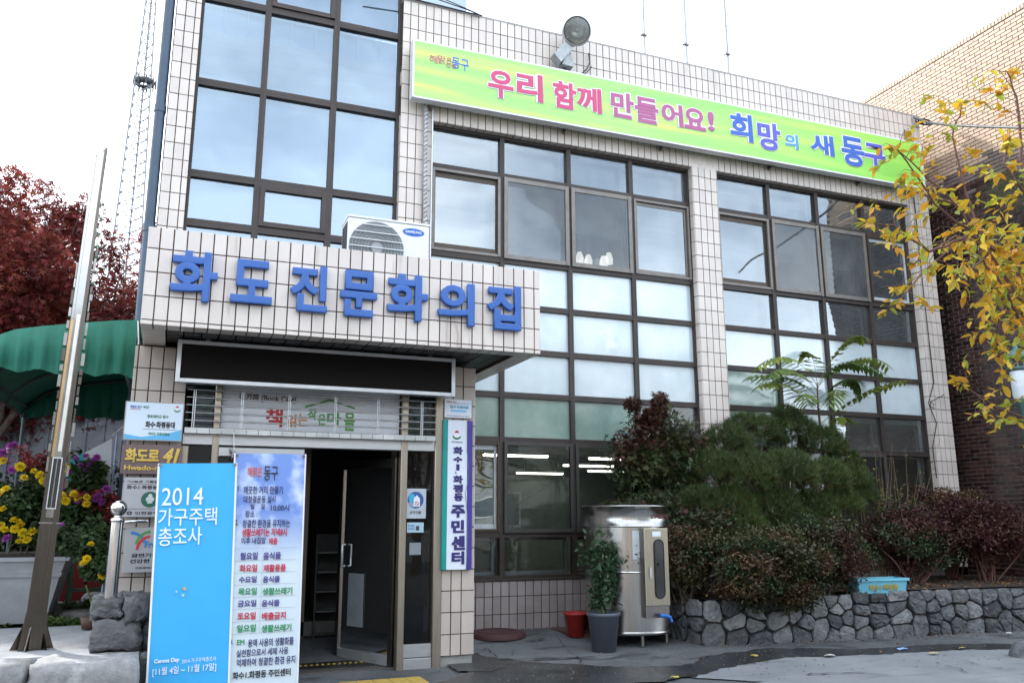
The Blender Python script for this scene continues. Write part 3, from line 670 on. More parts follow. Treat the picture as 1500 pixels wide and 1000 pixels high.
# transom lights over the door with the reading room sign
bp2('transom_light', mat('dark_transom_glass', (.025, .035, .035), .12, coat=1.), (-2.43, -1.58, 2.23), (-2.24, -1.57, 2.72)); bp2('transom_light', mat('dark_transom_glass', (.025, .035, .035)), (-.33, -1.58, 2.23), (-.05, -1.57, 2.72))
bp2('lintel', dark_p, (-2.498, -1.64, 2.725), (-.045, -1.3, 3.0))
st = empty('transom_sign', (-1.3, -1.60, 2.24), 'pale reading room sign with red, orange and green Korean lettering behind the grille', 'sign')
box_obj('panel', mat('pale_sign_panel', (.80, .82, .84), .5, nscale=1), (-.87, 0, 0), (.885, .02, .47), st, .004)
def stext(s, u0, u1, v0, v1, m, off=.03, par=st, y=-1.602, **k):
    a = PY(u0, (v0+v1)/2, y); b = PY(u1, (v0+v1)/2, y); uc = (u0+u1)/2
    return text(s, a.x-par.location.x, PY(uc, v1, y).z-par.location.z, b.x-par.location.x, PY(uc, v0, y).z-par.location.z, m, par, y=y-par.location.y, off=off, **k)
brn = ink('brown', (.10, .03, .03)); red = ink('deep_red', (.50, .02, .02)); orn = ink('orange', (.55, .22, .05)); grn = ink('leaf_green', (.08, .28, .05))
stext('북카페 (Book Cafe)', 350, 434, 577, 590, brn, .025)
for s, u0, u1, v0, v1, m in (('책', 389, 414, 598, 625, red), ('읽', 419, 434, 607, 625, orn), ('는', 437, 450, 605, 624, orn), ('작', 451, 464, 598, 615, grn), ('은', 466, 477, 606, 622, grn), ('마', 479, 500, 604, 622, grn), ('을', 504, 520, 603, 631, grn)): stext(s, u0, u1, v0, v1, m, .028)
b = MB(); p = [PY(u, v, -1.604) for u, v in ((447, 596), (483, 586), (520, 598))]; b.tube([q-Vector(st.location) for q in p], .010, 5); b.build('roof_line', grn, st)
for x in (-2.33, -.2): 
    e1 = disc(x, 2.54, .10, .07, ink('dim_green', (.02, .07, .05)), None, -1.585, name='round_decal'); e1.parent = bld; e1.location = -Vector(bld.location)
    e2 = disc(x, 2.56, .08, .05, ink('dim_grey', (.12, .14, .14)), None, -1.587, name='round_decal'); e2.parent = bld; e2.location = -Vector(bld.location)
# rolled grille over the door
gr = empty('roller_grille', (-1.25, -1.72, 2.2), 'stainless roller grille drawn up above the entrance door', 'shutter')
for i in range(6):
    zz = .07+i*.072; m = MB(); m.tube([(-1.24, 0, zz), (-.6, 0, zz-.003), (0, 0, zz-.006), (.7, 0, zz-.003), (1.19, 0, zz)], .0075, 7); m.build('bar', steel, gr)
for x in (-1.17, -.74, -.30, .15, .58, 1.04):
    for i in range(5):
        zz = .075+i*.072; m = MB(); m.box(x-.012, -.012, zz, x-.005, .012, zz+.066); m.box(x+.005, -.012, zz, x+.012, .012, zz+.066); m.build('link', alu, gr)
n = 22
for i in range(n):
    x0 = -1.24+2.43*i/n; m = MB(); m.box(x0+.002, -.02, .02, x0+2.43/n-.002, .02, .066); m.build('bottom_rail_segment', mat('whitish_rail', (.55, .56, .54), .4, .5, rnd=.1), gr)
m = MB(); m.tube([(-.80, -.02, .03), (-.79, -.03, -.12), (-.80, -.02, -.2)], .004, 5); m.build('pull_cord', white_p, gr)
m = MB(); 
for _ in range(7): m.tube([(-.80, -.02, -.16)]+[(-.80+random.uniform(-.04, .04), -.03+random.uniform(-.02, .02), -.16+random.uniform(-.07, .05)) for _ in range(2)], .003, 4)
m.build('cord_knot', mat('grey_cord', (.25, .25, .25)), gr)
# lobby interior
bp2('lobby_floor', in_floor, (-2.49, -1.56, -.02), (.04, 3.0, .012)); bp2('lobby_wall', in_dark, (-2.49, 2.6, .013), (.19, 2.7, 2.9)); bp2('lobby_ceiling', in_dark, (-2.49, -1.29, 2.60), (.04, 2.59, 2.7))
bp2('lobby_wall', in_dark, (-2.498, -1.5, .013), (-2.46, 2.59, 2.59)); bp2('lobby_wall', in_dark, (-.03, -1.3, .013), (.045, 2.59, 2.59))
bp2('inner_door_frame', mat('bronze_inner_frame', (.16, .12, .09), .35, .6), (-1.13, .2, .013), (-1.03, .28, 2.45)); bp2('inner_door_frame', mat('bronze_inner_frame', (.16, .12, .09)), (-2.4, .2, 1.98), (-1.131, .28, 2.10)); bp2('inner_door_frame', mat('bronze_inner_frame', (.16, .12, .09)), (-2.0, .2, .013), (-1.94, .28, 1.979))
bp2('notice_board', mat('grey_green_board', (.17, .21, .19), .7), (-1.65, 1.2, 1.25), (-1.2, 1.22, 1.98))
sh = empty('brochure_shelf', (-.6, .3, .012), 'dark shelf with white edged boards inside the doorway', 'shelf')
for i in range(5): box_obj('shelf_board', mat('pale_shelf_edge', (.16, .16, .155), .5), (-.3, -.15, .15+i*.22), (.25, .12, .166+i*.22), sh)
box_obj('back_panel', in_dark, (-.31, .121, 0), (.26, .14, 1.25), sh); box_obj('side_panel', in_dark, (-.33, -.15, 0), (-.311, .14, 1.25), sh); box_obj('side_panel', in_dark, (.261, -.15, 0), (.28, .14, 1.25), sh)
# open glass door leaf swung inward
dl = empty('open_door', (-.42, -1.56, .0), None); dl.parent = bld; dl.location = Vector((-.42, -1.56, .0))-Vector(bld.location); dl.rotation_euler = (0, 0, rad(180-62))
def dpart(name, m, a, b, c=0): return box_obj(name, m, a, b, dl, c)
dpart('stile', steel_d, (0, -.02, .02), (.05, .02, 2.05)); dpart('stile', steel_d, (.83, -.02, .02), (.88, .02, 2.05)); dpart('rail', alu, (.051, -.018, .02), (.829, .018, .12)); dpart('rail', steel_d, (.051, -.018, 1.96), (.829, .018, 2.05))
b = MB(); b.add([(.05, 0, .12), (.83, 0, .12), (.83, 0, 1.96), (.05, 0, 1.96)], [(0, 1, 2, 3)]); b.build('glass_pane', door_glass, dl)
for s_ in (-1, 1):
    m = MB(); m.tube([(.76, .02*s_, .95), (.76, .06*s_, .95), (.76, .06*s_, 1.17), (.76, .02*s_, 1.17)], .012, 8); m.build('handle', alu, dl)
dpart('notice_paper', mat('dim_paper', (.28, .31, .33), .8), (.45, .008, .35), (.70, .010, .88))
# yellow mat and tactile strip
tac = mat('yellow_tactile_paving', (.50, .34, .07), .8, nscale=30, bump=.4, bscale=60, namt=.35)
q0, q1 = gp(430, 962), gp(530, 955)
mt = empty('door_mat', (-1.0, -1.2, .013), 'black and yellow striped mat inside the open doorway', 'mat')
box_obj('mat_base', black_p, (-.45, -.2, 0), (.45, .2, .01), mt)
for i in range(16): 
    m = MB(); x = -.44+i*.055; m.add([(x, -.06, .0105), (x+.028, -.06, .0105), (x+.048, .04, .0105), (x+.02, .04, .0105)], [(0, 1, 2, 3)]); m.build('stripe', tac, mt)
x0 = gp(495, 996)[0]; yk = gp(540, 999)[1]
tp = empty('tactile_paving', (-1.0, yk-.12, zg(0, yk)), 'yellow tactile paving strip in front of the entrance step', 'paving')
for i in range(5):
    m = MB(); m.plate(.05+i*.15-.1, -.15, .195+i*.15-.1, .15, -.018, 0, .004); o = m.build('paving_tile', tac, tp); o.rotation_euler = (-math.pi/2, 0, 0)
# stickers on the sidelight
def sticker(x0, x1, z0, z1, lab, col, y=-1.606):
    t = empty('window_sticker', ((x0+x1)/2, y, (z0+z1)/2), lab, 'sticker'); w, h = (x1-x0)/2, (z1-z0)/2
    box_obj('sheet', mat('sticker_'+lab[:6].strip(), col, .5), (-w, -.002, -h), (w, 0, h), t); return t, w, h
t, w, h = sticker(-.338, -.115, 1.44, 1.74, 'no smoking building notice on the glass beside the entrance column', (.55, .60, .66))
disc(0, .035, .085, .085, ink('logo_navy', (.03, .10, .32)), t, -.003); disc(-.04, .055, .035, .045, ink('logo_cyan', (.05, .42, .68)), t, -.0036); 
m = MB(); m.prism([(-.02, -.03), (.045, -.03), (.045, .05), (.012, .085), (-.02, .05)], -.0045, -.0038); m.build('house_shape', ink('white', (.8, .82, .85)), t)
disc(.015, -.0, .022, .022, red, t, -.005, inner=.75, name='no_smoking_ring'); m = MB(); m.tube([(-.001, -.0055, .016), (.031, -.0055, -.016)], .003, 4); m.build('no_smoking_bar', red, t)
for i in range(3):
    m = MB(); m.tube([(-.09, -.0045, .0-.014*i), (-.06, -.0045, .008-.014*i), (-.02, -.0045, -.006-.014*i)], .0035, 4); m.build('wave', ink('white', (.8, .82, .85)), t)
text('금연건물', -.06, -.105, .06, -.075, ink('dark_grey', (.05, .05, .06)), t, -.003)
t, w, h = sticker(-.31, -.135, 1.30, 1.40, 'small light blue notice below the no smoking notice', (.45, .62, .72))
for i in range(2): text('안내문', -.075, .005-.03*i, -.01, .028-.03*i, ink('mid_blue', (.03, .20, .5)), t, -.003)
box_obj('picture', ink('dark_grey', (.05, .05, .06)), (.005, -.004, -.03), (.04, -.0025, .015), t)
t, w, h = sticker(-.28, -.16, 1.08, 1.20, 'faint grey notice lowest on the sidelight glass', (.25, .28, .30))

# signs on the column
def board(name, x0, x1, z0, z1, y, th, m, lab, cat='sign', frame=None, fw=.012, rot=(0, 0, 0)):
    t = empty(name, ((x0+x1)/2, y, (z0+z1)/2), lab, cat, rot=rot); w, h = (x1-x0)/2, (z1-z0)/2
    if frame:
        box_obj('panel', m, (-w+fw, 0, -h+fw), (w-fw, th, h-fw), t); ring(-w, w, -h, h, fw, fw, -.004, th+.002).build('frame', frame, t)
    else: box_obj('panel', m, (-w, 0, -h), (w, th, h), t, .002)
    return t, w, h
navy = ink('navy', (.025, .018, .14)); wpan = mat('white_sign_face', (.72, .76, .84), .35, nscale=2, namt=.05)
t, w, h = board('vertical_sign', .032, .352, .93, 2.45, -1.70, .045, wpan, 'tall white sign with teal and indigo edges on the entrance column')
box_obj('teal_strip', mat('teal_paint', (.0, .30, .27), .4), (-w-.002, -.006, -h-.001), (-w+.05, .046, h+.001), t, .003); box_obj('indigo_strip', mat('indigo_paint', (.05, .04, .28), .4), (w-.055, -.006, -h-.001), (w+.002, .046, h+.001), t, .003)
emblem(-.012, PY(671, 637, -1.70).z-t.location.z, .05, t, -.002)
text('동구 DONG-GU', -.065, PY(671, 648.5, -1.7).z-t.location.z, .05, PY(671, 646, -1.7).z-t.location.z, ink('dark_grey', (.05, .05, .06)), t, -.002)
def vt(s, u0, u1, v0, v1, m=navy, off=.05):
    y = -1.702; a = PY(u0, (v0+v1)/2, y).x-t.location.x; b_ = PY(u1, (v0+v1)/2, y).x-t.location.x
    text(s, a, PY((u0+u1)/2, v1, y).z-t.location.z, b_, PY((u0+u1)/2, v0, y).z-t.location.z, m, t, y=-.001, off=off, ext=.006, name='letter')
for s, u0, u1, v0, v1 in (('화', 664, 678, 654, 665.5), ('수', 664.5, 677, 668.5, 677), ('1', 668.5, 673, 679.5, 688.5), ('화', 664, 678, 696, 707.5), ('평', 664, 678, 709, 721), ('동', 665, 678, 722, 733.5), ('주', 661, 681, 739, 757.5), ('민', 661, 680, 761, 780), ('센', 661, 681, 784, 805), ('터', 661.5, 680, 807, 826)): vt(s, u0, u1, v0, v1)
disc(-.02, PY(671, 692, -1.70).z-t.location.z, .008, .008, navy, t)
m = MB(); m.tube([(.10, -.008, h), (.098, -.01, .45), (.125, -.01, .2), (.085, -.01, 0), (.115, -.01, -.3), (.10, -.01, -h)], .0028, 5); tag(m.build('loose_wire', mat('grey_cord', (.25, .25, .25)), loc=tuple(t.location)), 'thin loose wire hanging down over the tall white column sign', 'wire')
t, w, h = board('plaque', .042, .352, 2.475, 2.675, -1.685, .02, wpan, 'small white plaque with light blue text above the tall column sign', 'plaque', steel_d, .004)
lb = ink('aqua', (.10, .42, .55))
text('동구 도움마을', -.09, -.0, .115, .034, lb, t, -.003, off=.035); box_obj('stripe', ink('pale_aqua', (.22, .55, .80)), (-.085, -.0035, -.035), (.09, -.002, -.012), t)
text('우리가 함께 만드는 행복', -.13, -.083, .12, -.073, ink('dark_grey', (.05, .05, .06)), t, -.003); text('해맑은 동구', -.13, .06, -.02, .078, redi, t, -.003); box_obj('rule', ink('mid_blue', (.03, .20, .5)), (-.06, -.0035, .052), (.12, -.002, .055), t)
# stack of signs on the left column
t, w, h = board('unit_sign', -3.005, -2.505, 2.135, 2.49, -1.76, .05, mat('pale_blue_sign', (.62, .74, .84), .4, nscale=1.5, col2=(.72, .78, .84)), 'light blue and white framed sign, topmost on the left column', 'sign', steel_d, .008)
m = MB(); m.prism([(-w+.01, -h+.01), (w-.01, -h+.01), (w-.01, -.07), (.1, -.115), (-.1, -.145), (-w+.01, -.12)], -.0015, -.0005); m.build('blue_wave', ink('wave_blue', (.12, .45, .72)), t)
text('향토예비군 동구', -.06, .03, .12, .06, ink('green', (.02, .18, .07)), t, -.003); text('화수·화평동대', -.07, -.06, .18, .0, ink('black', (.015, .015, .02)), t, -.003, off=.04)
box_obj('rule', ink('dark_grey', (.05, .05, .06)), (-.09, -.003, -.075), (.2, -.0016, -.072), t); text('예비군 전용상담실', -.04, -.125, .14, -.10, ink('green', (.02, .18, .07)), t, -.004)
text('해맑은 동구', -.21, .115, -.11, .14, royal, t, -.003); text('육군', -.10, .115, -.05, .14, ink('green', (.02, .18, .07)), t, -.003); box_obj('red_rule', red, (-.21, -.003, .103), (-.12, -.0016, .107), t)
emblem(.19, .12, .03, t, -.002)
t, w, h = board('street_name_sign', -3.0, -2.49, 1.835, 2.10, -1.75, .05, mat('brown_metal_sign', (.17, .12, .12), .4, .4, nscale=5), 'brown street name board with raised gold lettering reading Hwado-ro 41')
gold = mat('gold_letter', (.62, .45, .12), .3, .9, nscale=6)
text('화도로', -.225, -.035, .06, .095, gold, t, 0, off=.05, ext=.012, name='letter'); text('41', .09, -.035, .235, .105, gold, t, 0, off=.05, ext=.012, name='letter', shear=.25); text('Hwado-ro', -.225, -.10, .1, -.055, gold, t, 0, off=.03, ext=.008, name='letter')
gpl = mat('grey_plaque', (.42, .42, .43), .45, .4, nscale=4, namt=.1); bk = ink('black', (.015, .015, .02))
t, w, h = board('donor_plaque', -2.955, -2.5, 1.455, 1.805, -1.74, .02, gpl, 'grey metal plaque with a round green emblem below the street name board', 'plaque')
text('“나눔은 기쁨을, 줄수록', -.205, .125, .19, .15, bk, t, -.002); text('화수1·화평동 자치회', -.205, .07, .19, .105, bk, t, -.002, off=.03); box_obj('rule', bk, (-.21, -.003, .113), (.21, -.0015, .1155), t)
disc(-.005, -.02, .075, .07, ink('bottle_green', (.01, .10, .06)), t, -.002); text('♣', -.04, -.055, .03, .03, ink('pale_grey', (.5, .52, .5)), t, -.003); box_obj('rule', bk, (-.21, -.003, -.105), (.21, -.0015, -.1025), t); text('인천광역시', -.12, -.155, .12, -.125, bk, t, -.002); disc(-.165, -.14, .022, .016, ink('black', (.015, .015, .02)), t, -.002, inner=.4)
t, w, h = board('health_plaque', -2.91, -2.5, .975, 1.365, -1.74, .012, gpl, 'grey plaque with a rainbow curve emblem, lowest on the left column', 'plaque')
for c, a0, (cx, cz), r0 in ((ink('mid_blue', (.03, .20, .5)), 20, (-.16, .0), .14), (ink('leaf_green', (.08, .28, .05)), 95, (.01, .02), .13), (ink('red', (.55, .03, .03)), 100, (.02, -.02), .13)):
    disc(cx, cz+.02, r0, r0, c, t, -.002-.0006*a0/20, a0=a0, a1=a0+(70 if a0 == 20 else 80), inner=.82, name='rainbow_arc')
text('Fresh', -.04, .02, .12, .075, ink('mid_blue', (.03, .20, .5)), t, -.007, off=.03); text('금연기관', -.14, -.065, .08, -.03, bk, t, -.002, off=.03); text('건강한 주민', -.15, -.115, .14, -.08, bk, t, -.002, off=.03); text('인천광역시 동구', -.10, -.165, .12, -.145, bk, t, -.002)
m = MB(); m.tube([(-2.99, -1.75, 1.40), (-2.93, -1.80, 1.41), (-2.80, -1.80, 1.42), (-2.74, -1.76, 1.42)], .016, 8); tag(m.build('grab_bar', chrome), 'short chrome bar between the two lowest plaques on the left column', 'bar')

# ================================================================== things on the building
ac = empty('air_conditioner', (-.56, -1.9, CZ0+.42), 'white outdoor air conditioner unit with a round grey fan grille standing on the canopy', 'air conditioner')
aw, ah, az = .41, .60, .16
acl = PY(511, 316, -2.08); acr = PY(630, 322, -2.08); ac.location.x = (acl.x+acr.x)/2; aw = (acr.x-acl.x)/2; ztop = acl.z-.0; az = ztop-ac.location.z-ah
acm = mat('white_powder_coat', (.74, .75, .76), .35, nscale=3, namt=.05)
box_obj('casing', acm, (-aw, -.16, az), (aw, .16, az+ah), ac, .008); box_obj('top_cover', acm, (-aw-.006, -.168, az+ah), (aw+.006, .17, az+ah+.022), ac, .004)
for sx in (-1, 1): box_obj('foot', steel_d, (sx*aw*.7-.03, -.15, 0), (sx*aw*.7+.03, .15, az), ac)
fx = -aw*.30; fr_ = ah*.47
disc(fx, az+ah*.5, fr_, fr_, mat('grey_fan_guard', (.20, .22, .23), .6), ac, -.163, name='fan_opening', n=40)
for k in range(1, 9):
    m = MB(); R_ = fr_*k/9; m.tube([(fx+R_*math.cos(t*math.pi/18), -.172, az+ah*.5+R_*math.sin(t*math.pi/18)) for t in range(37)], .0022, 4); m.build('guard_ring', mat('grey_guard_wire', (.42, .44, .45), .4), ac)
disc(fx, az+ah*.5, fr_*.2, fr_*.2, mat('grey_hub', (.33, .35, .36), .5), ac, -.176, name='hub')
for k in range(7):
    zz = az+ah*.5+fr_*(-.84+k*.28); hw = math.sqrt(max(0, fr_**2-(zz-az-ah*.5)**2)); m = MB(); m.box(fx-hw, -.184, zz-.004, fx+hw, -.178, zz+.004); m.build('guard_bar', acm, ac)
disc(aw*.60, az+ah*.86, .115, .043, ink('oval_blue', (.02, .12, .50)), ac, -.163, name='logo'); text('SAMSUNG', aw*.60-.085, az+ah*.84, aw*.60+.085, az+ah*.885, wht, ac, -.1645, off=.03)
box_obj('coil_fins', black_p, (-aw-.004, -.13, az+.04), (-aw-.001, .13, az+ah-.04), ac)
# wrapped pipe bundle down the facade to the unit
def wrap_pipe():
    t = empty('wrapped_pipe', (.22, -.06, 6.85), 'grey and white tape wrapped refrigerant pipe running down the tiles to the air conditioner', 'pipe')
    P = [(.0, 0, 0), (.005, -.005, -.9), (.02, 0, -1.6), (.045, -.01, -2.1), (.03, -.3, -2.55), (-.06, -1.2, -2.85), (-.20, -1.75, -2.95)]
    m = MB(); m.tube(P, .032, 10); m.build('pipe', mat('grey_tape', (.34, .34, .34), .5, nscale=30, col2=(.2, .2, .2)), t)
    for i in range(40):
        z = -.12-i*.062
        if z < -2.35: break
        x = np.interp(-z, [0, .9, 1.6, 2.1, 2.55], [0, .005, .02, .045, .03]); yy = 0 if z > -2.1 else (z+2.1)*.6
        m = MB(); m.tube([(x-.02, yy-.026, z-.018), (x+.0, yy-.036, z), (x+.02, yy-.026, z+.018)], .011, 5); m.build('tape_band', mat('white_tape', (.66, .67, .68), .4, rnd=.2), t)
    m = MB(); m.tube([(.10, .0, 0), (.102, 0, -2.3)], .012, 6); m.build('conduit', alu, t)
wrap_pipe()
# downpipe on the corner
dp = empty('downpipe', (-3.03, .06, 0), 'dark blue grey rain downpipe on the left corner of the building', 'downpipe')
pm_ = mat('blue_grey_pvc', (.05, .085, .13), .4, nscale=4, namt=.3)
m = MB(); m.tube([(0, 0, .3), (0, 0, 9.6)], .062, 14); m.build('pipe', pm_, dp)
for z in (1.6, 3.4, 4.7, 6.2, 7.9):
    m = MB(); m.tube([(0, 0, z), (0, 0, z+.09)], .070, 14); m.build('collar', pm_, dp)
# floodlight
fl = empty('floodlight', (2.12, -.02, 7.93), 'round glass floodlight on an angled grey bracket above the green banner', 'floodlight')
galv = mat('galvanised_metal', (.38, .40, .40), .45, .5, nscale=12, namt=.3)
m = MB(); m.prism([(-.09, -.02), (.02, -.13), (.25, .19), (.14, .28)], -.26, -.10); m.build('arm', galv, fl)
m = MB(); m.prism([(.06, -.12), (.24, -.13), (.24, .0), (.14, .08)], -.20, -.02); m.build('gear_box', galv, fl)
hd = Matrix.Translation((.23, -.34, .36)) @ Matrix.Scale(.92, 4) @ Euler((rad(-66), rad(8), rad(-14))).to_matrix().to_4x4()
m = MB(); m.lathe([(.02, .20), (.10, .185), (.19, .11), (.225, .0), (.225, -.03)], n=30); o = m.build('reflector_housing', galv, fl); o.matrix_local = hd
m = MB(); m.lathe([(.0, .10), (.10, .085), (.17, .03), (.20, -.02)], n=30); o = m.build('reflector', mat('aged_reflector', (.75, .70, .60), .25, .9, nscale=8, col2=(.3, .26, .2)), fl); o.matrix_local = hd
m = MB(); m.lathe([(.0, -.06), (.10, -.055), (.19, -.035), (.214, -.02)], n=30); o = m.build('lens', glass('lens_glass', (.85, .85, .8), wav=.3, dirt=.4), fl); o.matrix_local = hd
m = MB(); m.lathe([(.213, -.045), (.236, -.04), (.238, -.005), (.213, .0)], n=30); o = m.build('rim', alu, fl); o.matrix_local = hd
m = MB(); m.tube([(0, 0, .01), (0, 0, -.02), (0, 0, -.045)], [.03, .03, .012], 8); o = m.build('bulb', white_p, fl); o.matrix_local = hd
cable = rubber
m = MB(); m.tube([(.10, -.12, -.12), (.28, -.10, -.18), (.42, -.07, -.15), (.55, -.04, .0), (.60, -.02, .12), (.585, -.02, .26)], .011, 6); m.tube([(.14, -.12, -.13), (.30, -.10, -.21), (.46, -.06, -.15), (.585, -.04, -.01), (.63, -.02, .05)], .008, 6); m.build('cable', cable, fl)
# loose wires on the roof edge and corner
def wire(name, pts, w, lab, m=rubber, n=6):
    b = MB(); b.tube(pts, w, n); return tag(b.build(name, m), lab, 'cable')
E1 = PY(705, 22, -.03)
P = [PY(u, v, -.03) for u, v in ((540, -12), (600, -2), (650, 10), (690, 20), (706, 23))]
wire('roof_cable', P, .012, 'thickest dark cable lying along the roof edge beside the stair tower')
P = [PY(u, v, -.06) for u, v in ((600, -14), (640, -1), (680, 13), (700, 21))]; wire('roof_cable', P, .008, 'thin upper cable slanting to the roof edge beside the stair tower')
P = [PY(u, v, -.08) for u, v in ((620, -12), (655, 1), (690, 16), (701, 21))]; wire('roof_cable', P, .007, 'thin dark cable between two others at the roof edge by the stair tower')
t0 = PY(1338, 172, -.03)
P = [t0, t0+Vector((.25, -.3, -.12)), t0+Vector((.6, -1.0, -.35)), t0+Vector((1.4, -2.6, -.75)), t0+Vector((3, -6, -1.0))]
P = [t0] + [PY(u, v, y) for u, v, y in ((1360, 180, -.3), (1400, 184, -.8), (1450, 186, -1.5), (1500, 187, -2.3), (1560, 187, -3.3))]
wire('service_cable', P, .022, 'grey service cable running from the roof corner across the brick wall', mat('grey_cable', (.12, .13, .14), .5))
m = MB()
for k in range(3):
    c = PY(1349+k*2, 176, -.08); m.tube([(c.x+.13*math.cos(a*.45)+.03*k, c.y, c.z-.03+.055*math.sin(a*.45)) for a in range(15)], .012, 5)
tag(m.build('cable_coil', rubber), 'coiled black cable at the top right corner of the tiled facade', 'cable')
P = [PY(u, v, -.03) for u, v in ((1325, 190), (1340, 300), (1352, 420), (1368, 560), (1360, 590), (1372, 620), (1366, 655), (1372, 700))]; wire('drop_cable', P, .008, 'black cable hanging down the right tiled pillar')
P = [PY(u, v, -.05) for u, v in ((1362, 588), (1368, 592), (1368, 598), (1362, 594), (1363, 588), (1380, 580), (1383, 577))]; wire('drop_cable', P, .007, 'small loop of black cable on the right tiled pillar')
# roof antennas
for i, (u, lab, vc) in enumerate(((945, 'leftmost of the three thin white antenna masts on the roof', 52), (1007, 'middle of the three thin white antenna masts on the roof', 66), (1068, 'rightmost of the three thin white antenna masts on the roof', 80))):
    p = PY(u, 88+i*14, 2.2); t = empty('antenna_mast', (p.x, 2.2, 7.2), lab, 'antenna', 'white antenna masts on the flat roof')
    m = MB(); m.tube([(0, 0, 0), (0, 0, 5.6)], .026, 8); m.build('pole', galv, t)
    zc = PY(u, vc, 2.2).z-7.2; m = MB(); m.box(-.09, -.03, zc-.018, .03, .03, zc+.018); m.box(-.02, -.05, zc-.035, .04, .02, zc+.0); m.build('clamp', steel_d, t)
m = MB(); p = PY(1062, 0, 2.1); q = PY(1063, 84, 2.1); m.tube([p+Vector((0, 0, 1)), q], .008, 5); tag(m.build('antenna_rod', steel_d), 'thin dark rod beside the rightmost antenna mast', 'antenna')

# ================================================================== ground things by the wall
# stainless tank
stx, sty, sr = 2.60, -.93, .515
tk = empty('water_tank', (stx, sty, .0), 'large round stainless steel liquid dispenser tank with a blue tap beside the stone wall', 'tank')
tz = PY(920, 740, sty-.3).z
tz0 = .145
m = MB(); m.lathe([(0, tz0), (sr, tz0), (sr+.008, tz0+.02), (sr, tz0+.04)], n=64); m.lathe([(sr, tz0+.04), (sr, .82)], n=64); m.build('lower_shell', steel, tk)
m = MB(); m.lathe([(sr, .82), (sr+.012, .825), (sr+.012, .84), (sr, .845)], n=64); m.build('seam_ring', chrome, tk)
m = MB(); m.lathe([(sr, .845), (sr, tz-.25)], n=64); m.build('upper_shell', steel, tk)
m = MB(); m.lathe([(sr, tz-.25), (sr+.018, tz-.245), (sr+.018, tz-.235), (sr+.008, tz-.225), (sr+.008, tz-.02), (sr+.022, tz-.015), (sr+.022, tz), (0, tz+.01)], n=64); m.build('lid_band', steel, tk)
for a in (200, 260, 320, 80):
    m = MB(); m.tube([(sr*.85*math.cos(rad(a)), sr*.85*math.sin(rad(a)), 0.02), (sr*.85*math.cos(rad(a)), sr*.85*math.sin(rad(a)), tz0+.01)], .022, 8); m.build('leg', steel_d, tk)
# cabinet on the front
ca = empty('dispenser_cabinet', (0, 0, 0)); ca.parent = tk; ca.rotation_euler = (0, 0, 0); 
cx0 = PY(944, 830, sty-.6).x-stx; cx1 = PY(978, 830, sty-.6).x-stx; cz0, cz1 = PY(950, 905, sty-.6).z, PY(950, 774, sty-.6).z
ca_m = MB(); ca_m.box(cx0, -.60, cz0, cx1, -.22, cz1); ca_m.build('cabinet_body', steel_d, ca)
ca_m = MB(); ca_m.plate(cx0-.005, cz0+.13, cx1+.005, cz1+.005, -.625, -.601, .006); ca_m.build('cabinet_door', mat('golden_stainless', (.52, .46, .36), .28, 1., nscale=3, aniso=(30, 30, .6), namt=.25), ca)
def pill(x0, x1, z0, z1, n=12):
    r = (x1-x0)/2; cx = (x0+x1)/2
    return [(cx+r*math.cos(rad(180*i/n)), z1-r+r*math.sin(rad(180*i/n))) for i in range(n+1)]+[(cx-r*math.cos(rad(180*i/n)), z0+r-r*math.sin(rad(180*i/n))) for i in range(n+1)]
m = MB(); m.prism(pill(cx0+.12, cx1-.065, cz0+.21, cz1-.12), -.632, -.6265); m.build('window', mat('dark_window', (.02, .02, .022), .1, coat=1.), ca)
m = MB(); p_ = [(x, -.634, z) for x, z in pill(cx0+.12, cx1-.065, cz0+.21, cz1-.12)]; m.tube(p_+[p_[0]], .006, 5); m.build('window_gasket', black_p, ca)
box_obj('handle', alu, (cx0+.05, -.645, (cz0+cz1)/2-.06), (cx0+.07, -.6255, (cz0+cz1)/2+.06), ca, .004); box_obj('label_plate', mat('white_sign_face', (.72, .76, .84)), (cx0+.10, -.628, cz1-.085), (cx0+.21, -.6255, cz1-.03), ca)
blue_v = mat('blue_valve', (.02, .14, .50), .35)
m = MB(); tx = cx1-.12; tzp = cz0+.03; m.tube([(tx, -.60, tzp), (tx, -.66, tzp)], .018, 10); m.tube([(tx-.04, -.665, tzp+.002), (tx+.03, -.67, tzp-.005), (tx+.09, -.675, tzp-.025)], [.02, .024, .018], 10); m.tube([(tx+.08, -.675, tzp-.02), (tx+.10, -.68, tzp-.07)], .016, 10); m.build('tap', blue_v, ca)
m = MB(); vs = []; 
for i in range(7):
    a = rad(-112+i*4); vs += [((sr+.004)*math.cos(a), (sr+.004)*math.sin(a), .98), ((sr+.004)*math.cos(a), (sr+.004)*math.sin(a), 1.30)]
m.add(vs, [(2*i, 2*i+2, 2*i+3, 2*i+1) for i in range(6)]); m.build('paper_notice', mat('paper', (.62, .66, .68), .8), tk)
for i, ch in enumerate('유용미생물(EM)'):
    a = rad(-84+i*4.4); o = text(ch, -.02, -.025, .02, .025, ink('brown', (.10, .03, .03)), tk, y=0, off=.02, ext=.003, name='letter'); o.location = ((sr+.010)*math.cos(a), (sr+.010)*math.sin(a), tz-.13); o.rotation_euler = (0, 0, a+math.pi/2)
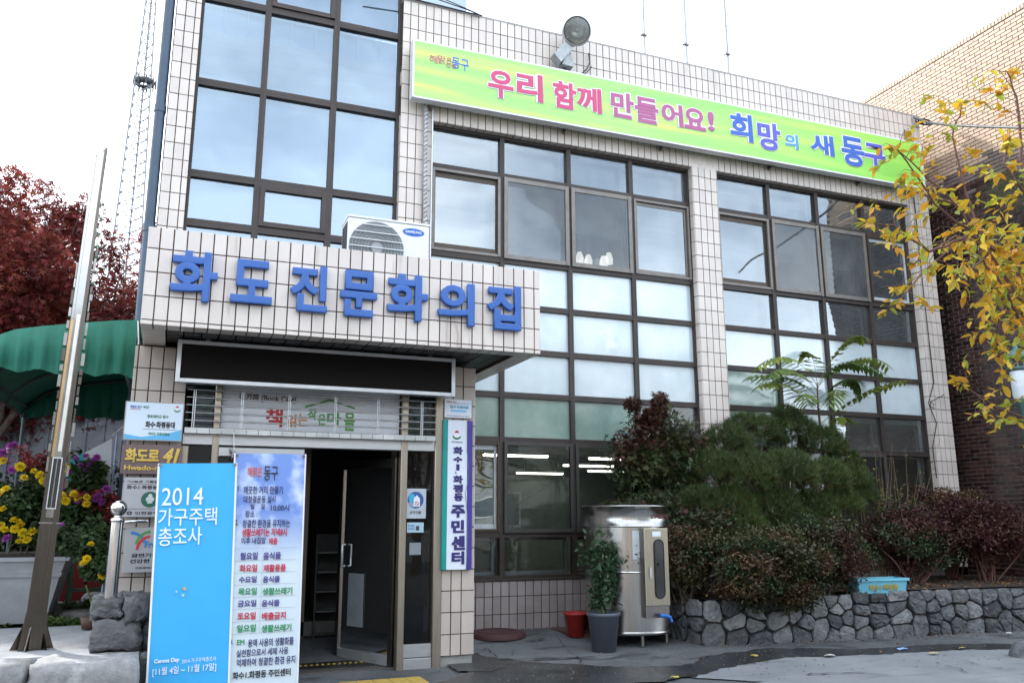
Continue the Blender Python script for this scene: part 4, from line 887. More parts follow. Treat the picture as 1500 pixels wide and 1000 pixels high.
# plate, bucket, manhole lid
box_obj('base_plate', mat('rusty_plate', (.12, .06, .045), .6, .2, nscale=8, bump=.3), (1.95, -.75, zg(0, -.3)-.03), (2.6, -.08, zg(0, -.1)+.012)); tag(bpy.data.objects['base_plate'], 'flat rusty brown plate on the ground under the red bucket', 'plate')
pb = PZ(844, 932, .07); bk_ = empty('bucket', (pb.x, pb.y, zg(0, pb.y)+.018), 'small red plastic bucket standing against the low tiled wall', 'bucket')
redp = mat('red_plastic', (.38, .025, .02), .4, nscale=6, namt=.2)
m = MB(); m.lathe([(0, .005), (.10, .0), (.125, .24), (.15, .245), (.15, .27), (.12, .27), (.095, .02), (0, .02)], n=28); m.build('shell', redp, bk_)
m = MB(); m.tube([(-.145, 0, .255), (-.14, .04, .20), (-.06, .13, .14), (.06, .13, .14), (.14, .04, .20), (.145, 0, .255)], .004, 5); m.build('handle', steel_d, bk_)
pmn = PZ(716, 924, .10); ml = empty('manhole_lid', (pmn.x-.02, -.38, zg(0, -.35)-.01), 'round dark red lid lying on the ground behind the entrance column', 'lid')
mlm = mat('dark_red_rubber', (.065, .022, .023), .7, nscale=9, bump=.3)
m = MB(); m.lathe([(0, .06), (.20, .058), (.22, .064), (.32, .06), (.335, .04), (.34, 0)], n=40); m.build('lid', mlm, ml)
m = MB(); m.lathe([(.22, .062), (.235, .074), (.25, .064)], n=40); m.build('raised_ring', mlm, ml)

# leaf clouds ------------------------------------------------------------
def leaf_cloud(name, pts, size, m, parent=None, shape=0, up=.3, droop=0., jit=.4, loc=None, dirs=None):
    """pts (N,3) -> N leaves; shape 0: 4-vert diamond, 1: folded ovate (6 verts), 2: star of three blades"""
    pts = np.asarray(pts, 'f'); n = len(pts)
    nrm = RNG.normal(size=(n, 3)); nrm[:, 2] = np.abs(nrm[:, 2])+up; nrm /= np.linalg.norm(nrm, axis=1)[:, None]
    t = RNG.normal(size=(n, 3)) if dirs is None else np.asarray(dirs, 'f')+RNG.normal(size=(n, 3))*.35
    t[:, 2] -= droop; t -= nrm*(t*nrm).sum(1)[:, None]; t /= np.linalg.norm(t, axis=1)[:, None]+1e-9
    b = np.cross(nrm, t); s = size*(1+jit*(RNG.random(n)-.5)*2)
    V = []; F = []
    if shape == 0: tmpl = [(0, 0, 0), (.45, .32, .03), (1, 0, -.06), (.45, -.32, .03)]; fc = [(0, 1, 2, 3)]
    elif shape == 1: tmpl = [(0, 0, 0), (.35, .26, .06), (.75, .18, .02), (1.05, 0, -.12), (.75, -.18, .02), (.35, -.26, .06), (.5, 0, -.03)]; fc = [(0, 6, 2, 1), (6, 3, 2), (0, 5, 4, 6), (6, 4, 3)]
    elif shape == 2:
        tmpl = []; fc = []
        for k, (a, l) in enumerate(((0, 1), (55, .8), (-55, .8), (105, .5), (-105, .5))):
            ca_, sa_ = math.cos(rad(a)), math.sin(rad(a)); q = [(0, 0), (.4, .13), (1, 0), (.4, -.13)]
            tmpl += [(x*l*ca_-y*sa_, x*l*sa_+y*ca_, -.1*x*l) for x, y in q]; fc += [tuple(4*k+i for i in range(4))]
    elif shape == 3: tmpl = [(0, .028, 0), (0, -.028, 0), (1, 0, 0)]; fc = [(0, 1, 2)]
    K = len(tmpl); T = np.array(tmpl, 'f')
    V = pts[:, None, :]+s[:, None, None]*(T[None, :, 0:1]*t[:, None, :]+T[None, :, 1:2]*b[:, None, :]+T[None, :, 2:3]*nrm[:, None, :])
    V = V.reshape(-1, 3); nf = len(fc); lens = np.array([len(f) for f in fc]); flat = np.concatenate([np.array(f) for f in fc])
    loops = (np.arange(n)[:, None]*K+flat[None]).ravel(); lt = np.tile(lens, n); ls = np.concatenate([[0], np.cumsum(lt)[:-1]])
    me = bpy.data.meshes.new(name); me.vertices.add(len(V)); me.vertices.foreach_set('co', V.ravel().astype('f'))
    me.loops.add(len(loops)); me.loops.foreach_set('vertex_index', loops.astype('i')); me.polygons.add(len(lt)); me.polygons.foreach_set('loop_start', ls.astype('i')); me.polygons.foreach_set('loop_total', lt.astype('i'))
    me.update(calc_edges=True)
    at = me.attributes.new('rnd', 'FLOAT', 'FACE'); at.data.foreach_set('value', np.repeat(RNG.random(n), nf).astype('f'))
    return link(name, me, m, parent, loc=loc or (0, 0, 0))
def grow(base, dirn, length, radius, depth, spread=.6, up=.12, kids=(2, 3), shrink=.72, bend=.18, rs=random):
    """branch skeleton: list of (points, radii, level)"""
    out = []
    def rec(p, d, L, r, lv):
        k = 5; pts = [p.copy()]; q = p.copy(); dd = d.copy()
        for i in range(k):
            dd = (dd+Vector((rs.gauss(0, bend), rs.gauss(0, bend), rs.gauss(0, bend)+up*.3))).normalized(); q = q+dd*(L/k); pts.append(q.copy())
        out.append((pts, [r*(1-.45*i/k) for i in range(k+1)], lv))
        if lv >= depth: return
        for j in range(rs.randint(*kids)):
            i = rs.randint(2, k); nd = (dd+Vector((rs.gauss(0, spread), rs.gauss(0, spread), rs.gauss(0, spread*.5)+up))).normalized()
            rec(pts[i], nd, L*shrink*rs.uniform(.75, 1.15), r*.55, lv+1)
        rec(pts[-1], dd, L*shrink, r*.55, lv+1)
    rec(Vector(base), Vector(dirn).normalized(), length, radius, 0); return out
def wood(sk, name, m, parent=None, minr=0., n=6):
    b = MB()
    for pts, rs_, lv in sk:
        if rs_[0] >= minr: b.tube(pts, rs_, n if lv < 2 else 4, cap=False)
    return b.build(name, m, parent)
def tips(sk, lv_min, per, sig):
    P = []
    for pts, rs_, lv in sk:
        if lv >= lv_min:
            for _ in range(per):
                i = random.uniform(0, len(pts)-1.001); a = pts[int(i)].lerp(pts[int(i)+1], i % 1); P.append((a.x+random.gauss(0, sig), a.y+random.gauss(0, sig), a.z+random.gauss(0, sig)))
    return np.array(P)
bark = mat('grey_brown_bark', (.10, .075, .058), .9, nscale=14, bump=.6, bscale=50, aniso=(1, 1, .3)); bark_red = mat('reddish_bark', (.14, .065, .05), .8, nscale=14, bump=.3)

def lumpy(c, r, n, lumps=9, sig=.32, shell=.55, seed=0):
    """points in a lumpy ellipsoid: clumps with gaps between"""
    g = np.random.default_rng(seed); C_ = g.normal(size=(lumps, 3)); C_ /= np.linalg.norm(C_, axis=1)[:, None]; C_ *= g.uniform(shell*.6, .85, size=(lumps, 1))
    k = g.integers(0, lumps, n); P = g.normal(size=(n, 3)); P /= np.linalg.norm(P, axis=1)[:, None]; P *= (g.random(n)**.4)[:, None]*sig; P = P+C_[k]
    return P*np.array(r)+np.array(c)
# red maples on the left
red_leaf = leaf_mat('crimson_maple_leaf', (.30, .060, .045), (.12, .028, .024), .5, .02, .35); rust_leaf = leaf_mat('rust_maple_leaf', (.34, .10, .05), (.16, .045, .03), .4, .03, .35)
def maple(x, y, h, lab, m, seed, n):
    random.seed(seed); t = empty('maple_tree', (x, y, zg(x, y)), lab, 'tree', 'red maple trees left of the building')
    sk = grow((0, 0, 0), (0, 0, 1), h*.30, .13, 4, .75, .10, (2, 3), .74, .12)
    wood(sk, 'trunk', bark, t, .006); P = tips(sk, 2, max(1, int(n*.4/ max(1, sum(1 for s_ in sk if s_[2] >= 2)))), .2)
    P = np.concatenate([P, lumpy((0, 0, h*.66), (2.3, 1.8, h*.30), int(n*.5), 44, .17, .85, seed), lumpy((0, 0, h*.52), (2.1, 1.6, h*.22), int(n*.4), 24, .26, .6, seed+1)])
    leaf_cloud('crown', P, .095, m, t, 2, .5, .1)
maple(-6.2, 5.6, 8.0, 'dark red maple tree behind the leaning steel post', red_leaf, 3, 26000)
maple(-8.4, 7.0, 8.8, 'dark red maple tree at the left edge of the picture', rust_leaf, 5, 22000)
maple(-4.7, 7.4, 8.3, 'red maple tree nearest the downpipe of the tiled building', red_leaf, 9, 24000)
maple(-6.9, 10.8, 9.4, 'rust red maple tree farthest back behind the awning', rust_leaf, 15, 20000)

# yellow leaved tree on the right, trunk just outside the frame
random.seed(21)
yl = leaf_mat('yellow_autumn_leaf', (.62, .47, .045), (.58, .36, .03), .25, .03, .4, .45); ylg = leaf_mat('yellow_green_leaf', (.40, .40, .05), (.26, .30, .04), .25, .03, .4, .45); ylo = leaf_mat('orange_autumn_leaf', (.64, .38, .03), (.58, .28, .02), .25, .02, .4, .45)
yt = empty('street_tree', (5.0, -6.2, 0), 'young street tree with thin arching twigs and yellow autumn leaves on the right', 'tree')
YO = Vector(yt.location)
def yw(u, v, y): return PY(u, v, y)-YO
b = MB(); b.tube([(0, 0, 0), (-.05, .02, 1.2), (-.02, .0, 2.4)], [.09, .075, .06], 10); b.build('trunk', bark, yt)
TW = []
def twig(pts, r0, name='branch'):
    P = []
    pts = [Vector(p) for p in pts]
    for i in range(len(pts)-1):
        for k in range(5): P.append(pts[i].lerp(pts[i+1], k/5)+Vector((random.gauss(0, .006), random.gauss(0, .006), random.gauss(0, .006))))
    P.append(pts[-1]); n_ = len(P); TW.append(P); b = MB(); b.tube(P, [r0*(1-.85*i/n_)+.0012 for i in range(n_)], 6); return b.build(name, bark_red, yt)
main = [[(-.02, 0, 2.3), yw(1560, 560, -6.0), yw(1480, 430, -5.9), yw(1430, 330, -5.8), yw(1395, 200, -5.75), yw(1410, 150, -5.7)],
        [yw(1560, 560, -6.0), yw(1500, 400, -5.8), yw(1430, 330, -5.7), yw(1370, 270, -5.6), yw(1310, 215, -5.5)],
        [yw(1530, 500, -6.0), yw(1470, 400, -6.0), yw(1420, 340, -6.0), yw(1370, 300, -6.1), yw(1315, 220, -6.1)],
        [yw(1520, 480, -5.9), yw(1460, 390, -5.7), yw(1400, 300, -5.6), yw(1320, 278, -5.5)],
        [yw(1530, 470, -6.1), yw(1480, 380, -6.0), yw(1420, 345, -6.0), yw(1360, 370, -6.0), yw(1310, 330, -5.9), yw(1268, 325, -5.9)],
        [yw(1540, 480, -5.9), yw(1480, 380, -5.7), yw(1420, 350, -5.6), yw(1370, 380, -5.5), yw(1318, 440, -5.5)],
        [yw(1550, 400, -6.2), yw(1500, 260, -6.2), yw(1490, 150, -6.2), yw(1475, 105, -6.2)],
        [yw(1560, 400, -6.2), yw(1510, 300, -6.3), yw(1470, 240, -6.3), yw(1480, 200, -6.3)],
        [yw(1580, 700, -5.7), yw(1520, 620, -5.6), yw(1460, 595, -5.6), yw(1410, 565, -5.6)],
        [yw(1560, 600, -6.1), yw(1500, 480, -6.1), yw(1470, 420, -6.2), yw(1440, 380, -6.2), yw(1400, 410, -6.2)],
        [yw(1560, 600, -5.8), yw(1520, 460, -5.7), yw(1490, 400, -5.7), yw(1465, 470, -5.6), yw(1460, 500, -5.6)],
        [yw(1560, 450, -5.5), yw(1520, 380, -5.4), yw(1460, 360, -5.3), yw(1400, 345, -5.2), yw(1340, 385, -5.2)]]
for p in main: twig(p if p[0] == (-.02, 0, 2.3) else [(-.02, 0, 2.3)]+p, .018)
LP = []   # (pos, direction)
for P in list(TW):
    n_ = len(P)
    for i in range(4, n_):
        if random.random() < .95:
            d = (P[i]-P[i-1]).normalized(); side = Vector((random.gauss(0, 1), random.gauss(0, 1), random.gauss(0, .6))); side = (side-d*side.dot(d)).normalized(); L_ = random.uniform(.10, .42)
            q = [P[i], P[i]+(d*.6+side*.8)*L_*.5, P[i]+(d*.5+side*.9+Vector((0, 0, -.25)))*L_]
            b = MB(); b.tube(q, [.003, .002, .001], 4); b.build('twig', bark_red, yt)
            for k in range(random.randint(4, 8)):
                s_ = random.uniform(.2, 1); a = q[0].lerp(q[2], s_); dr = (side*random.choice((-1, 1))+d*.5+Vector((random.gauss(0, .5), random.gauss(0, .5), -.6))).normalized(); LP.append((a, dr))
    for k in range(4): LP.append((P[-1], Vector((random.gauss(0, 1), random.gauss(0, 1), -.5)).normalized()))
for _ in range(560):     # denser lower crown at the frame edge
    a = yw(random.uniform(1440, 1570), random.gauss(420, 55), random.uniform(-6.3, -5.3)); LP.append((a, Vector((random.gauss(0, .6), random.gauss(0, .6), -1)).normalized()))
def leaf_mesh(m, s_):
    b = MB(); T = [(0, 0, 0), (.10, .0, -.01), (.30, .17, .05), (.55, .22, .05), (.8, .12, -.0), (1.05, 0, -.12), (.8, -.12, -.0), (.55, -.22, .05), (.30, -.17, .05), (.35, 0, .0), (.7, 0, -.02)]
    b.add([(x*s_, y*s_, z*s_) for x, y, z in T], [(1, 9, 3, 2), (9, 10, 4, 3), (10, 5, 4), (1, 8, 7, 9), (9, 7, 6, 10), (10, 6, 5)], smooth=False); b.tube([(-.25*s_, 0, 0), (.1*s_, 0, -.01*s_)], .0012, 3); me = b.mesh('leaf'); me.materials.append(m); return me
lms = [leaf_mesh(yl, .09), leaf_mesh(yl, .078), leaf_mesh(ylg, .082), leaf_mesh(ylo, .084)]
def vis(p):
    q = p+YO-CAM; z = q.dot(WW)
    if z < .1: return 0
    u = 750+F_PX*q.dot(RR)/z; v = 500-F_PX*q.dot(UU)/z
    return (0 < u < 1500 and 0 < v < 1000)/z
LP.sort(key=lambda a: -vis(a[0])-random.random()*.03)
rp, rd = [], []
for i, (p, d) in enumerate(LP):
    if i < 298:
        me = random.choice(lms); o = bpy.data.objects.new('leaf', me); COL.objects.link(o); o.parent = yt; o.location = p
        x = d; z_ = Vector((random.gauss(0, .5), random.gauss(0, .5), 1)); y_ = z_.cross(x).normalized(); z2 = x.cross(y_); o.rotation_euler = Matrix((x, y_, z2)).transposed().to_euler()
        s_ = random.uniform(.75, 1.2); o.scale = (s_, s_, s_)
    else: rp.append(p); rd.append(d)
for k, mm in enumerate((yl, ylg, ylo)):
    o = leaf_cloud('foliage', np.array([tuple(p) for p in rp[k::3]]), .075, mm, yt, 1, .6, .2, dirs=np.array([tuple(p) for p in rd[k::3]])); o['kind'] = 'stuff'

# ================================================================== stone wall and planting bed
stone_m = mat('grey_field_stone', (.12, .122, .125), .75, nscale=9, col2=(.04, .042, .046), rnd=.5, bump=1., bscale=30, wear=((.22, .22, .22), 6, .62, (1, 1, 1)), bdist=.02)
stone_l = mat('light_grey_field_stone', (.21, .21, .205), .8, nscale=9, col2=(.09, .092, .095), rnd=.4, bump=1., bscale=30, wear=((.09, .10, .06), 5, .64, (1, 1, 1)), bdist=.02)
joint_m = mat('stone_wall_mortar', (.045, .042, .038), .95, nscale=15, bump=.6)
sw = empty('stone_wall', (5.5, -1.7, 0), 'low retaining wall of rough grey field stones holding the planting bed', 'wall')
SWO = Vector(sw.location)
WPATH = [Vector((3.02, -.12, 0)), Vector((3.30, -1.50, 0)), Vector((5.2, -1.66, 0)), Vector((7.9, -1.98, 0)), Vector((10.0, -2.2, 0))]
def wall_top(s): return .50+.05*min(1, max(0, (s-1.4)/2.5))
segs = [(WPATH[i+1]-WPATH[i]).length for i in range(4)]; TOT = sum(segs)
def wp(s):
    for i, L_ in enumerate(segs):
        if s <= L_ or i == 3:
            d = (WPATH[i+1]-WPATH[i]).normalized(); return WPATH[i]+d*s, Vector((d.y, -d.x, 0))
        s -= L_
def stone_mesh(poly, dep, seed):
    """rounded rough stone from an (s,z) polygon around its centre, bulging towards -y"""
    rs = random.Random(seed); n = 14; cx = sum(p[0] for p in poly)/len(poly); cz = sum(p[1] for p in poly)/len(poly)
    def bound(a):
        d = (math.cos(a), math.sin(a)); best = 9
        for i in range(len(poly)):
            x0, z0 = poly[i][0]-cx, poly[i][1]-cz; x1, z1 = poly[(i+1) % len(poly)][0]-cx, poly[(i+1) % len(poly)][1]-cz
            ex, ez = x1-x0, z1-z0; den = d[0]*ez-d[1]*ex
            if abs(den) < 1e-9: continue
            t = (x0*ez-z0*ex)/den; k = (x0*d[1]-z0*d[0])/den
            if t > 0 and -1e-6 <= k <= 1+1e-6: best = min(best, t)
        return best
    rings = [(1.0, .06), (.975, -.5), (.90, -.86), (.48, -.96)]; V = []
    for fr_, dy in rings:
        for k in range(n):
            a = 2*math.pi*k/n; R_ = bound(a)*fr_*(.97 if fr_ == 1 else 1)*(1+rs.uniform(-.04, .04)); V.append((cx+R_*math.cos(a), dep*dy*rs.uniform(.8, 1.15), cz+R_*math.sin(a)))
    V.append((cx+rs.uniform(-.02, .02), -dep*rs.uniform(.85, 1.15), cz)); F = []
    for r_ in range(3): F += [(r_*n+k, r_*n+(k+1) % n, (r_+1)*n+(k+1) % n, (r_+1)*n+k) for k in range(n)]
    F += [(3*n+k, 3*n+(k+1) % n, 4*n) for k in range(n)]; return V, F
random.seed(31)
def clip(poly, px, pz, nx, nz):
    """keep the side of the line through (px,pz) that lies against normal (nx,nz)"""
    out = []
    for i in range(len(poly)):
        a, b_ = poly[i], poly[(i+1) % len(poly)]; da = (a[0]-px)*nx+(a[1]-pz)*nz; db = (b_[0]-px)*nx+(b_[1]-pz)*nz
        if da <= 0: out.append(a)
        if da*db < 0: t_ = da/(da-db); out.append((a[0]+(b_[0]-a[0])*t_, a[1]+(b_[1]-a[1])*t_))
    return out
seeds = []
s_ = .0
while s_ < TOT:
    kk_ = random.choice((2, 2, 3, 3, 4)); w_ = random.uniform(.17, .34)
    for r in range(kk_): seeds.append((s_+w_/2+random.uniform(-.07, .07), wall_top(s_)*(r+.5)/kk_+random.uniform(-.035, .035)))
    s_ += w_
for _ in range(2):       # one relaxation pass keeps them stone-like
    pass
for k, (sx_, sz_) in enumerate(seeds):
    poly = [(max(0, sx_-.5), -.02), (min(TOT, sx_+.5), -.02), (min(TOT, sx_+.5), wall_top(sx_)+random.uniform(-.03, .02)), (max(0, sx_-.5), wall_top(sx_)+random.uniform(-.03, .02))]
    for l, (ox, oz) in enumerate(seeds):
        if l == k or abs(ox-sx_) > .8: continue
        nx_, nz_ = ox-sx_, oz-sz_; L_ = math.hypot(nx_, nz_)
        if L_ < .02: continue
        nx_, nz_ = nx_/L_, nz_/L_; g_ = L_/2-.007; poly = clip(poly, sx_+nx_*g_, sz_+nz_*g_, nx_, nz_)
        if len(poly) < 3: break
    if len(poly) < 3: continue
    cx = sum(p[0] for p in poly)/len(poly)
    V, F = stone_mesh(poly, random.uniform(.03, .07), random.random()); P_, N_ = wp(min(max(cx, .01), TOT-.01)); d_ = Vector((-N_.y, N_.x, 0))
    b = MB(); b.add([tuple(P_+d_*(x-cx)-N_*(y)+Vector((0, 0, z))-SWO) for x, y, z in V], F, smooth=False); b.build('stone', stone_l if random.random() < .45 else stone_m, sw)
m = MB()
for i in range(4):
    a, b_ = WPATH[i], WPATH[i+1]; d = (b_-a).normalized(); N_ = Vector((d.y, -d.x, 0)); s0 = sum(segs[:i]); z0, z1 = wall_top(s0)-.03, wall_top(s0+segs[i])-.03
    i0, i1 = a-N_*.02, b_-N_*.02; o0, o1 = a-N_*.30, b_-N_*.30
    m.add([i0, i1, o1, o0, i0+Vector((0, 0, z0)), i1+Vector((0, 0, z1)), o1+Vector((0, 0, z1)), o0+Vector((0, 0, z0))], [(0, 1, 5, 4), (1, 2, 6, 5), (2, 3, 7, 6), (3, 0, 4, 7), (4, 5, 6, 7)])
o = m.build('mortar_bed', joint_m, sw, loc=-SWO)
soil = mat('dark_soil', (.045, .032, .022), .95, nscale=12, bump=.8, col2=(.02, .014, .01))
m = MB(); m.add([(3.2, -.02, .5), (3.45, -1.35, .49), (5.2, -1.45, .53), (7.9, -1.75, .54), (9.65, -1.95, .54), (9.65, -.02, .56), (6, -.02, .60)], [(0, 1, 2, 3, 4, 5, 6)]); o = m.build('planting_soil', soil); o['kind'] = 'structure'

def bush(name, c, r, n, size, mats, lab, cat, shape=0, lumps=12, sig=.36, seed=1, stems=10, stem_m=None, group=None, base=None, up=.5, droop=.1, shell=.55):
    b0 = base or (c[0], c[1], .5); t = empty(name, b0, lab, cat, group); random.seed(seed); O = np.array(b0)
    for i, mm in enumerate(mats):
        leaf_cloud('foliage', lumpy(c, r, n//len(mats), lumps, sig, shell, seed)-O if i == 0 else lumpy(c, r, n//len(mats), lumps, sig, shell, seed+i*7)-O, size, mm, t, shape, up, droop)
    for k in range(stems):
        e = Vector((c[0]+random.uniform(-.7, .7)*r[0], c[1]+random.uniform(-.6, .6)*r[1], c[2]+random.uniform(-.2, .7)*r[2]))-Vector(b0); s_ = Vector((random.uniform(-.1, .1), random.uniform(-.06, .06), -.05))
        mid = s_.lerp(e, .5)+Vector((random.gauss(0, .06), random.gauss(0, .06), .05)); m = MB(); m.tube([s_, mid, e], [.016, .011, .004], 5); m.build('stem', stem_m or bark, t)
    return t
g_dark = leaf_mat('dark_green_leaf', (.045, .07, .025), (.025, .04, .015), .4, .03, .2); olive = leaf_mat('olive_leaf', (.08, .078, .028), (.04, .04, .015), .4, .03, .2); rusty = leaf_mat('rusty_leaf', (.10, .045, .025), (.05, .022, .015), .4, .03, .2)
maroon = leaf_mat('maroon_leaf', (.085, .022, .024), (.04, .012, .014), .4, .02, .2); tanl = leaf_mat('tan_leaf', (.15, .09, .045), (.07, .045, .022), .4, .03, .25); ygreen = leaf_mat('yellow_green_small_leaf', (.22, .20, .04), (.14, .14, .03), .3, .03, .3)
needle = leaf_mat('pine_needle', (.075, .112, .026), (.024, .045, .012), .4, .02, .15); needle_b = leaf_mat('brown_needle', (.17, .10, .04), (.10, .06, .025), .3, .02, .15)
# maple shrub beside the tank
def up3(u, v, y): p = PY(u, v, y); return (p.x, p.y, p.z)
t = bush('maple_shrub', up3(960, 680, -.55), (.74, .42, .78), 8500, .060, (g_dark, g_dark, olive, olive, rusty), 'dark green Japanese maple shrub with rusty tips rising behind the steel tank', 'shrub', 2, 16, .34, 4, 14, base=(3.7, -.5, .5))
leaf_cloud('foliage', lumpy(np.array(up3(955, 608, -.6)), (.44, .25, .34), 1500, 12, .3, .6, 8)-np.array(t.location), .055, rusty, t, 2, .5, .1)
t2 = bush('maple_shrub', up3(948, 780, -.95), (.62, .42, .52), 9000, .055, (g_dark, g_dark, olive, rusty), 'dark lower maple foliage between the steel tank and the stone wall corner', 'shrub', 2, 14, .36, 14, 8, base=(3.7, -.9, .5))
# pine
pc = up3(1150, 690, -.75); pt = empty('pine_tree', (pc[0], -.72, .5), 'rounded dwarf pine with dense green needles in the planting bed', 'tree'); random.seed(5); PO = np.array(pt.location)
G = np.random.default_rng(2); tuf = []
blobs = []
for u, v, y, rr in ((1065, 655, -.6, .36), (1110, 640, -.5, .36), (1160, 640, -.5, .38), (1205, 655, -.6, .34), (1040, 690, -.8, .32), (1095, 700, -1.0, .40), (1150, 700, -1.0, .42), (1205, 705, -.9, .36), (1245, 705, -.8, .28), (1070, 745, -.9, .34), (1130, 750, -1.0, .36), (1190, 750, -.9, .34), (1235, 680, -.6, .25), (1085, 625, -.5, .2), (1150, 612, -.5, .2), (1230, 740, -.9, .3), (1025, 740, -.9, .28), (1160, 775, -1.1, .34), (1090, 780, -1.1, .32), (1258, 730, -.8, .24)): blobs.append((np.array(up3(u, v, y)), rr))
TP, TD = [], []
for c, rr in blobs:
    k = int(3000*rr*rr); d = G.normal(size=(k, 3)); d[:, 2] = np.abs(d[:, 2])*1.1-.35; d /= np.linalg.norm(d, axis=1)[:, None]; R_ = rr*(.55+.45*G.random(k)**.4)
    P = c+d*R_[:, None]*np.array([1, 1, .85]); dd = d*.7+np.array([0, 0, .9]); TP.append(P); TD.append(dd)
TP = np.concatenate(TP); TD = np.concatenate(TD); NN = 24
NP = np.repeat(TP, NN, 0)+G.normal(size=(len(TP)*NN, 3))*.008; ND = np.repeat(TD, NN, 0)+G.normal(size=(len(TP)*NN, 3))*.42
sel = G.random(len(NP)) < .9
leaf_cloud('needles', NP[sel]-PO, .088, needle, pt, 3, 0, 0, dirs=ND[sel]); leaf_cloud('needles', NP[~sel]-PO-np.array([0, 0, .03]), .08, needle_b, pt, 3, 0, .2, dirs=ND[~sel])
for c, rr in blobs:
    e = Vector(c)-Vector(pt.location); s_ = Vector((random.uniform(-.05, .05), 0, .0)); m = MB(); m.tube([s_, s_.lerp(e, .45)+Vector((0, 0, .12)), e], [.035, .022, .008], 6); m.build('branch', bark, pt)
m = MB(); m.tube([(0, 0, -.03), (.04, .02, .3), (-.03, 0, .7)], [.06, .05, .035], 8); m.build('trunk', bark, pt)
# low broad shrub spilling over the wall
bush('azalea_shrub', up3(1000, 800, -1.2), (.95, .42, .52), 17000, .046, (olive, g_dark, tanl), 'olive and brown leaved shrub over the corner of the stone wall', 'shrub', 1, 22, .30, 31, 12, group='low shrubs along the stone wall')
bush('azalea_shrub', up3(1125, 828, -1.72), (.92, .50, .56), 26000, .044, (olive, tanl, g_dark), 'olive and tan shrub spilling over the stone wall left of the blue planter', 'shrub', 1, 26, .28, 33, 12, group='low shrubs along the stone wall')
bush('azalea_shrub', up3(1205, 812, -1.58), (.72, .45, .52), 15000, .042, (olive, rusty, g_dark), 'bronze leaved shrub behind the blue planter', 'shrub', 1, 20, .3, 35, 12, group='low shrubs along the stone wall')
bush('barberry_shrub', up3(1330, 785, -1.0), (1.05, .5, .50), 17000, .042, (maroon, rusty, g_dark), 'dark maroon shrub to the right of the blue planter', 'shrub', 1, 22, .32, 37, 16, bark_red, 'dark red shrubs by the brick wall')
bush('barberry_shrub', up3(1440, 780, -1.1), (1.0, .55, .52), 17000, .042, (maroon, rusty, maroon), 'maroon shrub in front of the brown brick wall', 'shrub', 1, 22, .32, 39, 16, bark_red, 'dark red shrubs by the brick wall')
bush('barberry_shrub', up3(1385, 745, -.6), (.8, .35, .42), 6500, .042, (maroon, rusty, tanl), 'upper maroon sprays against the foot of the right tiled pillar', 'shrub', 1, 18, .28, 41, 14, bark_red, 'dark red shrubs by the brick wall')
# thin upright stems
tt = empty('twiggy_shrub', (6.7, -.8, .52), 'thin tan upright twigs with sparse yellow green leaves beside the right pillar', 'shrub'); random.seed(12); LPq = []
for k in range(46):
    u = random.gauss(1290, 34); v = random.uniform(640, 740); e = PY(u, v, random.uniform(-1.0, -.5))-Vector(tt.location); s_ = Vector((e.x*.45+random.uniform(-.1, .1), random.uniform(-.1, .1), 0)); mid = s_.lerp(e, .55)+Vector((random.gauss(0, .05), 0, .08))
    m = MB(); m.tube([s_, mid, e], [.006, .004, .0015], 4); m.build('twig', mat('tan_twig', (.22, .15, .08), .8), tt)
    for _ in range(7): LPq.append(tuple(mid.lerp(e, random.random())+Vector((random.gauss(0, .03), random.gauss(0, .03), 0))))
leaf_cloud('foliage', np.array(LPq), .045, ygreen, tt, 1, .4, .1); 
# ailanthus sapling with long compound leaves
al = empty('tree_of_heaven_sapling', (PY(1207, 700, -.35).x, -.35, .55), 'slim sapling with long drooping compound leaves in front of the right window grid', 'tree'); AO = Vector(al.location)
top = PY(1197, 560, -.35)-AO
m = MB(); m.tube([(0, 0, 0), (PY(1208, 690, -.35)-AO), (PY(1203, 640, -.35)-AO), (PY(1198, 590, -.35)-AO), top], [.028, .024, .02, .014, .008], 8); m.build('trunk', bark_red, al)
fm = leaf_mat('sapling_leaf', (.24, .29, .045), (.14, .18, .03), .3, .02, .35); fm2 = leaf_mat('sapling_dark_leaf', (.13, .19, .04), (.08, .12, .03), .3, .02, .35)
def frond(P, L_, m_):
    b = MB(); P = [Vector(p) for p in P]; Q = []
    for i in range(17):
        t = i/16; a = P[0].lerp(P[1], t); c = P[1].lerp(P[2], t); Q.append(a.lerp(c, t))
    b.tube(Q, [.005*(1-.7*i/16) for i in range(17)], 4)
    for i in range(3, 17):
        d = (Q[i]-Q[i-1]).normalized(); sd_ = d.cross(Vector((0, 0, 1))).normalized()
        for s_ in (-1, 1):
            l = L_*(1-.5*(abs(i-9)/9)**2)*random.uniform(.85, 1.1); dr = (d*.55+sd_*s_*.8+Vector((0, 0, -.45+random.uniform(-.15, .15)))).normalized(); w_ = dr.cross(Vector((0, 0, 1))).normalized()*l*.17
            nz_ = dr.cross(w_).normalized()*l*.04
            b.add([Q[i], Q[i]+dr*l*.3+w_+nz_, Q[i]+dr*l*.65+w_*.8+nz_, Q[i]+dr*l+Vector((0, 0, -l*.15)), Q[i]+dr*l*.65-w_*.8+nz_, Q[i]+dr*l*.3-w_+nz_, Q[i]+dr*l*.5], [(0, 6, 2, 1), (6, 3, 2), (0, 5, 4, 6), (6, 4, 3)], random.random())
    b.build('compound_leaf', m_, al)
random.seed(8)
T = PY(1197, 565, -.35)
